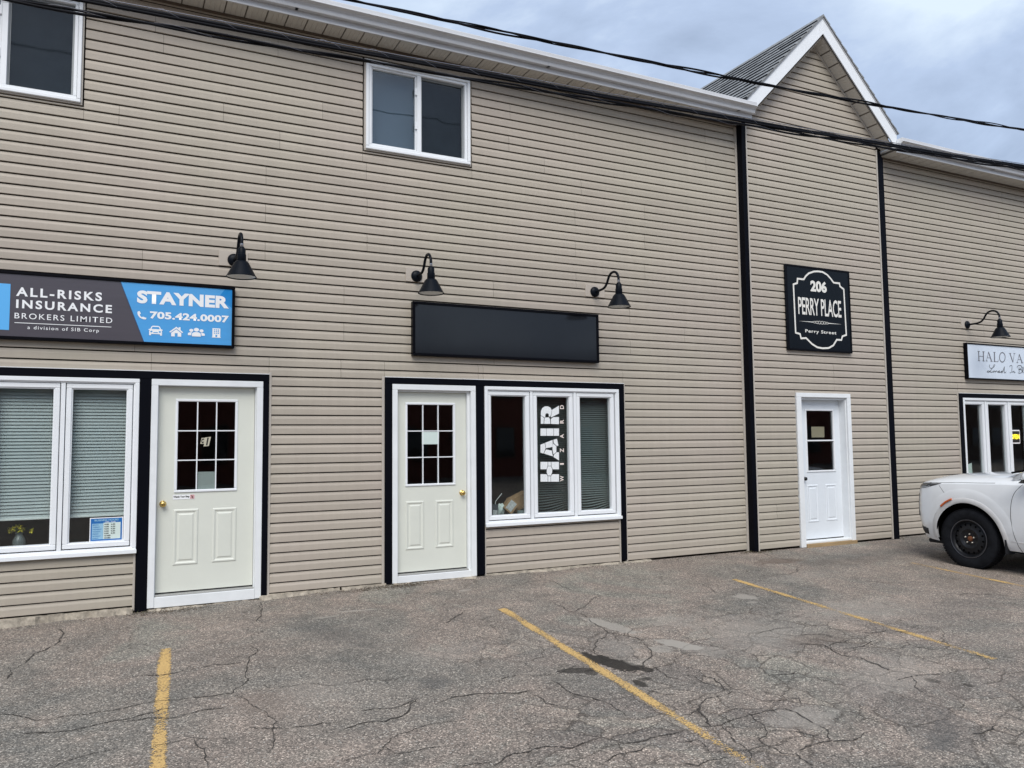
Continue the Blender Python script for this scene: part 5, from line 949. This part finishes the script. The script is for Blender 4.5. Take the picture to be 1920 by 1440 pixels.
# ------------------------------------------------------------------ buildings over the road, seen mirrored in the glass
def brick_house(x0, x1, y0, h, label, floors, m=BRICK):
    t = thing('brick_building', label, 'building', ((x0+x1)/2, y0, -.5), 'buildings across the road')
    build('wall', MB().box(x0, x1, y0-9, y0, -.51, h), m, t); build('cornice', MB().box(x0-.2, x1+.2, y0-9.2, y0+.25, h+.002, h+.35), mat('stone', (.3, .28, .25), .9), t)
    n = int((x1-x0)/2.6)
    for f in range(floors):
        for i in range(n):
            x = x0+(x1-x0)*(i+.5)/n; z = .6+f*3.4
            if z+1.8 > h: continue
            w = build('window', MB().box(x-.62, x+.62, y0, y0+.07, z, z+1.8), mat('frame_brown', (.10, .07, .05), .7), t); build('pane', MB().box(x-.53, x+.53, y0+.071, y0+.08, z+.09, z+1.71), CARG, w)
brick_house(-34, -9, -33, 7.2, 'two-storey red brick building across the road to the left', 2); brick_house(-8, 9, -34, 8.4, 'red brick building directly across the road', 2); brick_house(11, 30, -33, 6.4, 'low red brick building across the road', 2); brick_house(32, 60, -35, 7.5, 'red brick building across the road, right of the low one', 2); brick_house(61, 84, -36, 9.0, 'tall brown brick building across the road at far right', 2, mat('brick_brown', (.09, .05, .035), .9, noise=.25)); brick_house(85, 120, -36, 9.5, 'farthest brown brick building across the road', 2, MATS['brick_brown'])
# ------------------------------------------------------------------ parked car (nose towards the wall)
CX, CY = 10.705, -1.245            # centre line, front of the bumper
THETA = math.atan(.04)
CAR = thing('parked_car', 'dirty white sport utility car with black steel winter wheels, nose to the wall', 'car', (CX, CY, gz(CX, CY)))
W2 = .985
def cw(w, a, z):       # car space: w sideways (left flank negative), a back from the nose, z up from the road
    return (CX+w, CY-a*math.cos(THETA)+z*math.sin(THETA)*0, gz(CX, CY)-a*math.sin(THETA)+z)
def interp(tab, a):
    for (x0, *v0), (x1, *v1) in zip(tab, tab[1:]):
        if a <= x1:
            u = (a-x0)/(x1-x0); u = u*u*(3-2*u) if False else u
            return [p+(q-p)*u for p, q in zip(v0, v1)]
    return list(tab[-1][1:])
# a, half width at the belt, sill height, belt (shoulder) height, bonnet centre height
ST = [(0.00, .66, .31, .90, .94), (.03, .74, .295, .94, .985), (.08, .815, .28, .972, 1.03), (.16, .88, .265, 1.000, 1.075), (.28, .932, .255, 1.024, 1.115), (.45, .966, .25, 1.044, 1.148), (.70, .982, .25, 1.068, 1.175), (1.0, .985, .26, 1.086, 1.200), (1.3, .985, .265, 1.105, 1.222), (1.6, .985, .27, 1.118, 1.240), (2.0, .985, .27, 1.125, 1.25), (3.0, .985, .27, 1.135, 1.25), (4.0, .983, .28, 1.16, 1.25), (4.6, .96, .32, 1.19, 1.25), (4.85, .93, .36, 1.19, 1.23), (4.97, .87, .40, 1.10, 1.16), (5.0, .82, .45, 1.0, 1.08)]
def section(a):
    hw, zs, zb_, zc = interp(ST, a)
    d = max(0.0, 1-a/.30)**2*.05
    pts = [(.0, zs+.02), (hw-.16, zs+.01), (hw-.075-d, zs+.02), (hw-.035-d, zs+.09), (hw-.006, zs+.25), (hw+.000, (zs+zb_)/2+.02), (hw-.006, zb_-.19), (hw-.018, zb_-.09), (hw-.034, zb_-.025), (hw-.058, zb_), (hw-.10, zb_+.024), (hw-.20, zb_+(zc-zb_)*.50), (hw-.38, zb_+(zc-zb_)*.80), (hw-.62, zb_+(zc-zb_)*.95), (0, zc)]
    return pts
NA = [0, .015, .03, .055, .08, .12, .16, .22, .28, .36, .45, .55, .70, .85, 1.0, 1.15, 1.3, 1.45, 1.6, 1.8, 2.0, 2.5, 3.0, 3.5, 4.0, 4.3, 4.6, 4.75, 4.85, 4.92, 4.97, 5.0]
def body_mesh():
    mb = MB(); full = []
    for a in NA:
        s = section(a); ring = [(-w, z) for w, z in s[1:-1]][::1]; ring = [(0, s[0][1])]+[(-w, z) for w, z in s[1:-1]]+[(0, s[-1][1])]+[(w, z) for w, z in s[1:-1]][::-1]
        full.append(ring)
    n = len(full[0])
    for a, ring in zip(NA, full): mb.v += [cw(w, a, z) for w, z in ring]
    for i in range(len(NA)-1):
        for k in range(n): mb.f.append([i*n+k, i*n+(k+1) % n, (i+1)*n+(k+1) % n, (i+1)*n+k]); mb.m.append(0)
    mb.f.append(list(range(n))[::-1]); mb.f.append([(len(NA)-1)*n+k for k in range(n)]); mb.m += [0, 0]
    return mb
body = build('body', body_mesh(), [CARW, CARV], CAR)
HUBS = [(.853, .362), (3.75, .362)]; RA = .452
cut = MB()
for a, z in HUBS:
    for s in (-1, 1):
        c = Vector(cw(s*.83, a, z+.008)); n = 48; b = len(cut.v)
        for w in (-.24, .30):
            for k in range(n):
                q = 2*math.pi*k/n; cut.v.append((c.x+s*w, c.y+RA*math.cos(q), c.z+RA*math.sin(q)*.985))
        for k in range(n): k2 = (k+1) % n; cut.f.append([b+k, b+k2, b+n+k2, b+n+k]); cut.m.append(1)
        cut.f.append([b+k for k in range(n)][::-1]); cut.f.append([b+n+k for k in range(n)]); cut.m += [1, 1]
co = build('cutter', cut, [CARW, CARV])
md = body.modifiers.new('b', 'BOOLEAN'); md.object = co; md.operation = 'DIFFERENCE'; md.solver = 'EXACT'
try: md.material_mode = 'TRANSFER'
except Exception: pass
bpy.context.view_layer.update(); dg = bpy.context.evaluated_depsgraph_get(); nm = bpy.data.meshes.new_from_object(body.evaluated_get(dg)); body.modifiers.clear(); body.data = nm; bpy.data.objects.remove(co)
wc = [Vector(cw(s*.83, a, z+.008)) for a, z in HUBS for s in (-1, 1)]
if len(body.data.materials) < 2: body.data.materials.append(CARV)
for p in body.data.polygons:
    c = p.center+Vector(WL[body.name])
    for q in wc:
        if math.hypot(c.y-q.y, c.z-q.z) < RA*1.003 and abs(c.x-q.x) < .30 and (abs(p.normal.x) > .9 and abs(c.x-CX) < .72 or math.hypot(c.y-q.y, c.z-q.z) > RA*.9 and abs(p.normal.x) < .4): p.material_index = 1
smooth_by_angle(body, 28)
SX = -1
def on_side(a, z, out=.004):
    # a point on the left flank
    s = section(a)
    for (w0, z0), (w1, z1) in zip(s[1:], s[2:]):
        if min(z0, z1) <= z <= max(z0, z1) and z1 != z0: w = w0+(w1-w0)*(z-z0)/(z1-z0); return cw(-(w+out), a, z)
    return cw(-(s[9][0]+out), a, z)
# flared arch: a raised lip and a soft shoulder round each wheel opening
for s in (-1, 1):
    for ha, hz in HUBS:
        mb = MB(); n = 40; rings = [(RA-.004, -.03), (RA-.002, .002), (RA+.006, .006), (RA+.055, .006), (RA+.062, .001), (RA+.064, -.01)]
        V = []
        for i in range(n+1):
            th = math.radians(-7+195*i/n)
            for r, o in rings:
                a = ha-r*math.cos(th); z = hz+.008+r*math.sin(th)*.985; a = max(a, .02)
                hwid = interp(ST, a)[0]; sct = section(a); w = None
                for (w0, z0), (w1, z1) in zip(sct[1:], sct[2:]):
                    if min(z0, z1) <= z <= max(z0, z1) and z1 != z0: w = w0+(w1-w0)*(z-z0)/(z1-z0); break
                if w is None: w = hwid-.04
                V.append(cw(s*(w+o), a, z))
        mb.v = V; m_ = len(rings)
        for i in range(n):
            for k in range(m_-1): mb.f.append([i*m_+k, i*m_+k+1, (i+1)*m_+k+1, (i+1)*m_+k]); mb.m.append(0)
        o = build('wheel_arch', mb, CARD, CAR); smooth_by_angle(o, 40)
# soft bulge above the arch
mb = MB(); n = 36; rings = [(RA+.062, .000), (RA+.085, .002), (RA+.125, .004), (RA+.165, .003), (RA+.20, -.003)]; V = []
ha, hz = HUBS[0]
for i in range(n+1):
    th = math.radians(8+164*i/n)
    for r, o in rings:
        a = max(.05, ha-r*math.cos(th)*1.0); z = min(hz+r*math.sin(th)*1.0, interp(ST, a)[2]-.02); q = on_side(a, z, o*math.sin(math.pi*min(1, max(0, (i+.01)/n)))**.5 if 0 < i < n else -.004); V.append(q)
mb.v = V; m_ = len(rings)
for i in range(n):
    for k in range(m_-1): mb.f.append([i*m_+k, i*m_+k+1, (i+1)*m_+k+1, (i+1)*m_+k]); mb.m.append(0)
o = build('fender_bulge', mb, CARW, CAR, smooth=True)
# panel gaps and small parts on the near flank
def strip(name, pts, w, m, out=.003, sub=6):
    P = [Vector(on_side(a, z, out)) for a, z in pts]; mb = MB(); mb.tube(P, w, 5); return build(name, mb, m, CAR, smooth=True)
def dens(pts, k=6):
    P = [Vector(p) for p in pts]; Q = []
    for i in range(len(P)-1):
        a, b, c, d = P[max(i-1, 0)], P[i], P[i+1], P[min(i+2, len(P)-1)]
        for j in range(k): u = j/k; Q.append(.5*((2*b)+(c-a)*u+(2*a-5*b+4*c-d)*u*u+(3*b-a-3*c+d)*u**3))
    Q.append(P[-1]); return [(q.x, q.y) for q in Q]
strip('door_gap', dens([(1.56, 1.10), (1.475, 1.00), (1.43, .86), (1.42, .68), (1.44, .50), (1.475, .36), (1.50, .29)]), .0035, CARV, -.001)
strip('bumper_gap', dens([(.475, 1.0), (.54, .93), (.60, .865)]), .0025, CARV, -.0005)
strip('bonnet_gap', dens([(.30, 1.024), (.5, 1.040), (.75, 1.062), (1.0, 1.076), (1.22, 1.092)], 4), .003, CARV, .0)
strip('sill_gap', dens([(1.40, .41), (1.6, .405), (2.2, .40), (3.1, .40)], 4), .004, CARD, .001)
strip('door_gap', dens([(2.62, 1.10), (2.60, .8), (2.60, .45), (2.61, .30)]), .003, CARV, -.001)
def patch(name, pts, m, out=.006, parent=CAR, thick=True):
    # polygon given on the flank in (a, z)
    mb = MB(); n = 6; A = [p[0] for p in pts]
    P = [Vector(on_side(a, z, out)) for a, z in pts]; Pi = [Vector(on_side(a, z, -.02)) for a, z in pts]
    mb.poly([tuple(p) for p in P])
    for i in range(len(P)): j = (i+1) % len(P); mb.poly([tuple(P[i]), tuple(P[j]), tuple(Pi[j]), tuple(Pi[i])])
    return build(name, mb, m, parent)
def grid_patch(name, top, bot, m, out=.005, k=12):
    # surface between two (a,z) curves
    mb = MB(); T = dens(top, k); B2 = dens(bot, k); n = min(len(T), len(B2)); R = 5
    for i in range(n):
        for j in range(R+1):
            u = j/R; a = T[i][0]*(1-u)+B2[i][0]*u; z = T[i][1]*(1-u)+B2[i][1]*u; mb.v.append(on_side(a, z, out if 0 < j < R and 0 < i < n-1 else -.002))
    for i in range(n-1):
        for j in range(R): mb.f.append([i*(R+1)+j, i*(R+1)+j+1, (i+1)*(R+1)+j+1, (i+1)*(R+1)+j]); mb.m.append(0)
    return build(name, mb, m, CAR, smooth=True)
grid_patch('headlight', [(.055, .945), (.10, .978), (.20, 1.006), (.34, 1.022), (.50, 1.034)], [(.06, .925), (.12, .928), (.22, .942), (.34, .975), (.50, 1.030)], LENS)
grid_patch('headlight_trim', [(.03, .930), (.055, .950), (.10, .985), (.20, 1.012), (.34, 1.028)], [(.03, .925), (.06, .946), (.105, .979), (.20, 1.007), (.34, 1.023)], CARV, .006)
grid_patch('daytime_lamp', [(.07, .940), (.12, .948), (.22, .966), (.32, .985)], [(.07, .932), (.12, .938), (.22, .955), (.33, .977)], mat('lamp_clear', (.5, .52, .55), .2, coat=.8), .0075)
grid_patch('side_marker', [(.50, .748), (.56, .800), (.62, .838), (.665, .858)], [(.515, .722), (.575, .775), (.635, .812), (.675, .830)], ORANGE, .024)
grid_patch('lower_trim', [(.03, .43), (.07, .435), (.12, .43), (.20, .425), (.26, .42)], [(.04, .34), (.07, .335), (.12, .332), (.20, .33), (.26, .33)], CARK, .008)
strip('vent_trim', dens([(.045, .86), (.05, .76), (.055, .66), (.085, .565)]), .013, CARK, -.004)
strip('lower_trim', dens([(.03, .56), (.03, .48), (.04, .40)]), .010, CARK, .0)
# grille and front details
mb = MB()
for (w0, w1, z0, z1) in [(-.62, .62, .50, .84)]: 
    P = [cw(w0, -.006, z0), cw(w1, -.006, z0), cw(w1, .0, z1), cw(w0, .0, z1)]; mb.poly(P)
build('grille', mb, CARK, CAR)
mb = MB(); mb.box(CX-.26, CX+.26, CY+.006, CY+.014, gz(CX, CY)+.52, gz(CX, CY)+.64); build('number_plate', mb, PRINTW, CAR)
mb = MB(); c = cw(0, .18, .25); mb.box(CX-.84, CX+.84, c[1]-.40, c[1]-.02, c[2]-.03, c[2]+.03); build('air_dam', mb, CARK, CAR, bev=.02)
# underside
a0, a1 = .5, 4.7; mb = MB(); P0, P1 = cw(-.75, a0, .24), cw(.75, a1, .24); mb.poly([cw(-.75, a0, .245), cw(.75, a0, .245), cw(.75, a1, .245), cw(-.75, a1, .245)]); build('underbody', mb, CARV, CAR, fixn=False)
# mud flap and inner arch
mb = MB(); q = Vector(cw(-.90, 1.33, .30)); mb.box(q.x-.07, q.x+.10, q.y-.012, q.y+.012, q.z-.06, q.z+.12); build('mud_flap', mb, CARK, CAR, bev=.004)
# cabin
CB = [(1.52, .80, 1.215), (1.70, .80, 1.33), (2.00, .765, 1.50), (2.30, .735, 1.635), (2.55, .715, 1.70), (3.2, .70, 1.745), (4.0, .69, 1.73), (4.45, .68, 1.68), (4.75, .70, 1.50), (4.93, .74, 1.24)]
mb = MB(); N_ = 9
for a, hw, zt_ in CB:
    base = interp(ST, a)[2]-.01; bw = .90 if a > 1.7 else .86
    prof = [(-bw, base), (-bw+.012, base+.015), (-(hw+(bw-hw)*.5), base+(zt_-base)*.5), (-hw-.01, zt_-.05), (-hw+.05, zt_-.012), (0, zt_+.012), (hw-.05, zt_-.012), (hw+.01, zt_-.05), (hw+(bw-hw)*.5, base+(zt_-base)*.5), (bw-.012, base+.015), (bw, base)]
    mb.v += [cw(w, a, z) for w, z in prof]
n = 11
for i in range(len(CB)-1):
    for k in range(n-1): mb.f.append([i*n+k, i*n+k+1, (i+1)*n+k+1, (i+1)*n+k]); mb.m.append(1 if (k in (1, 2, 7, 8) and 1 <= i <= 7 and i != 5) or (k in (3, 4, 5, 6) and i in (0, 1, 2, 3)) or (k in (3, 4, 5, 6) and i >= 7) else 0)
mb.f.append(list(range(n))); mb.f.append([(len(CB)-1)*n+k for k in range(n)]); mb.m += [1, 0]
o = build('cabin', mb, [CARW, CARG], CAR); smooth_by_angle(o, 40)
# A pillar, cowl, wiper
build('pillar', MB().tube([cw(-.87, 1.42, 1.150), cw(-.845, 1.70, 1.315), cw(-.80, 2.0, 1.485), cw(-.765, 2.3, 1.62), cw(-.745, 2.55, 1.685)], [.030, .034, .034, .034, .032], 10), CARW, CAR, smooth=True)
mb = MB(); mb.v = [cw(-.80, 1.30, 1.205), cw(-.80, 1.56, 1.238), cw(.80, 1.56, 1.262), cw(.80, 1.30, 1.222)]; mb.f = [[0, 1, 2, 3]]; mb.m = [0]; build('cowl', mb, CARK, CAR, fixn=False)
build('wiper', MB().tube([cw(-.80, 1.35, 1.225), cw(-.55, 1.44, 1.262), cw(-.1, 1.50, 1.285)], .012, 6), CARV, CAR)
mb = MB(); mb.v = [cw(-.93, 1.50, 1.118), cw(-.90, 1.52, 1.15), cw(-.872, 1.74, 1.300), cw(-.905, 1.95, 1.14), cw(-.93, 1.95, 1.118)]; mb.f = [[0, 1, 2, 3, 4]]; mb.m = [0]; build('quarter_glass', mb, CARG, CAR, fixn=False)
# mirror
bm = bmesh.new(); bmesh.ops.create_icosphere(bm, subdivisions=3, radius=1.0); c = Vector(cw(-1.065, 1.72, 1.20)); mb = MB()
for v in bm.verts: q = v.co; mb.v.append((c.x+q.x*.105, c.y+q.y*.07*(1 if q.y < 0 else 1.2), c.z+q.z*(.075 if q.z > 0 else .085)))
mb.f = [[v.index for v in f.verts] for f in bm.faces]; mb.m = [1 if f.calc_center_median().z < -.25 else 0 for f in bm.faces]; bm.free()
mr = build('wing_mirror', mb, [CARW, CARK], CAR, smooth=True); build('mirror_arm', MB().tube([cw(-.93, 1.68, 1.11), cw(-1.02, 1.71, 1.145)], .03, 8), CARK, mr)
# wheels
def wheel(s, a, z):
    c = Vector(cw(s*.0, a, z)); xo = CX+s*.965
    out = s    # outward direction along x
    def L(prof, name, m, parent, n=48, smooth=40):
        mb = MB(); mb.lathe([(r, out*h) for r, h in prof], (xo, c.y, c.z), 'x', n); o = build(name, mb, m, parent); smooth_by_angle(o, smooth); return o
    w = L([(.238, -.23), (.30, -.24), (.345, -.235), (.370, -.215), (.375, -.19), (.375, -.04), (.371, -.022), (.352, -.006), (.320, .004), (.285, .003), (.262, -.004), (.247, -.010), (.240, -.016), (.236, -.05)], 'wheel', TYRE, CAR, 72)
    # tread blocks
    mb = MB(); nb = 66
    for k in range(nb):
        for row, (h0, h1) in enumerate([(-.036, -.012), (-.085, -.042), (-.14, -.092), (-.19, -.147)]):
            q0 = 2*math.pi*(k+.12+.4*(row % 2))/nb; q1 = q0+2*math.pi*.72/nb; r0, r1 = .368, (.3815 if row else .3775)
            P = [(xo+out*h, c.y+r*math.cos(q), c.z+r*math.sin(q)) for r in (r0, r1) for q in (q0, q1) for h in (h0, h1)]
            b = len(mb.v); mb.v += P
            for f in ((4,5,7,6),(0,4,6,2),(1,3,7,5),(0,1,5,4),(2,6,7,3)): mb.f.append([b+i for i in f]); mb.m.append(0)
    build('tread', mb, TYRE, w)
    # paler ring round the rim, a highlight put into its colour
    L([(.2405, -.012), (.2405, -.006), (.2365, -.0045), (.2325, -.0065)], 'rim_glint', mat('rim_glint_grey', (.10, .10, .11), .3, metal=.6), w, 48, 30)
    rim = L([(.2385, -.05), (.2385, -.010), (.232, -.006), (.225, -.010), (.221, -.030), (.214, -.040), (.205, -.052), (.196, -.050), (.186, -.040), (.170, -.034), (.152, -.034), (.142, -.030), (.120, -.022), (.100, -.033), (.086, -.045), (.060, -.048), (.0, -.048)], 'rim', RIM, w, 48, 30)
    mb = MB()
    for k in range(16):
        q = 2*math.pi*(k+.3)/16; cy_, cz_ = c.y+.1755*math.cos(q), c.z+.1755*math.sin(q); b = len(mb.v); n = 10
        for i in range(n): e = 2*math.pi*i/n; du, dv = .0155*math.cos(e), .0125*math.sin(e); mb.v.append((xo+out*-.0335, cy_+du*math.cos(q)-dv*math.sin(q), cz_+du*math.sin(q)+dv*math.cos(q)))
        mb.f.append(list(range(b, b+n))); mb.m.append(0)
        build('rim_hole', mb, CARV, w, fixn=False); mb = MB()
    L([(.0, -.030), (.026, -.031), (.030, -.034), (.033, -.048), (.036, -.0475)], 'hub', RUST, w, 24)
    for k in range(5):
        q = 2*math.pi*k/5+math.pi/2; mb = MB(); mb.lathe([(.011, out*-.05), (.011, out*-.026), (.007, out*-.020), (0, out*-.019)], (xo, c.y+.057*math.cos(q), c.z+.057*math.sin(q)), 'x', 6); build('wheel_nut', mb, NUT, w)
    return w
for s in (-1, 1):
    for a, z in HUBS: wheel(s, a, z-.0)
# near-black block added to stand for the shade inside the arch
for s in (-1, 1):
    q = cw(s*.60, HUBS[0][0], .36); build('arch_shade_block', MB().box(min(q[0], q[0]+s*.02), max(q[0], q[0]+s*.02), q[1]-.40, q[1]+.40, q[2]-.1, q[2]+.40), CARV, CAR)
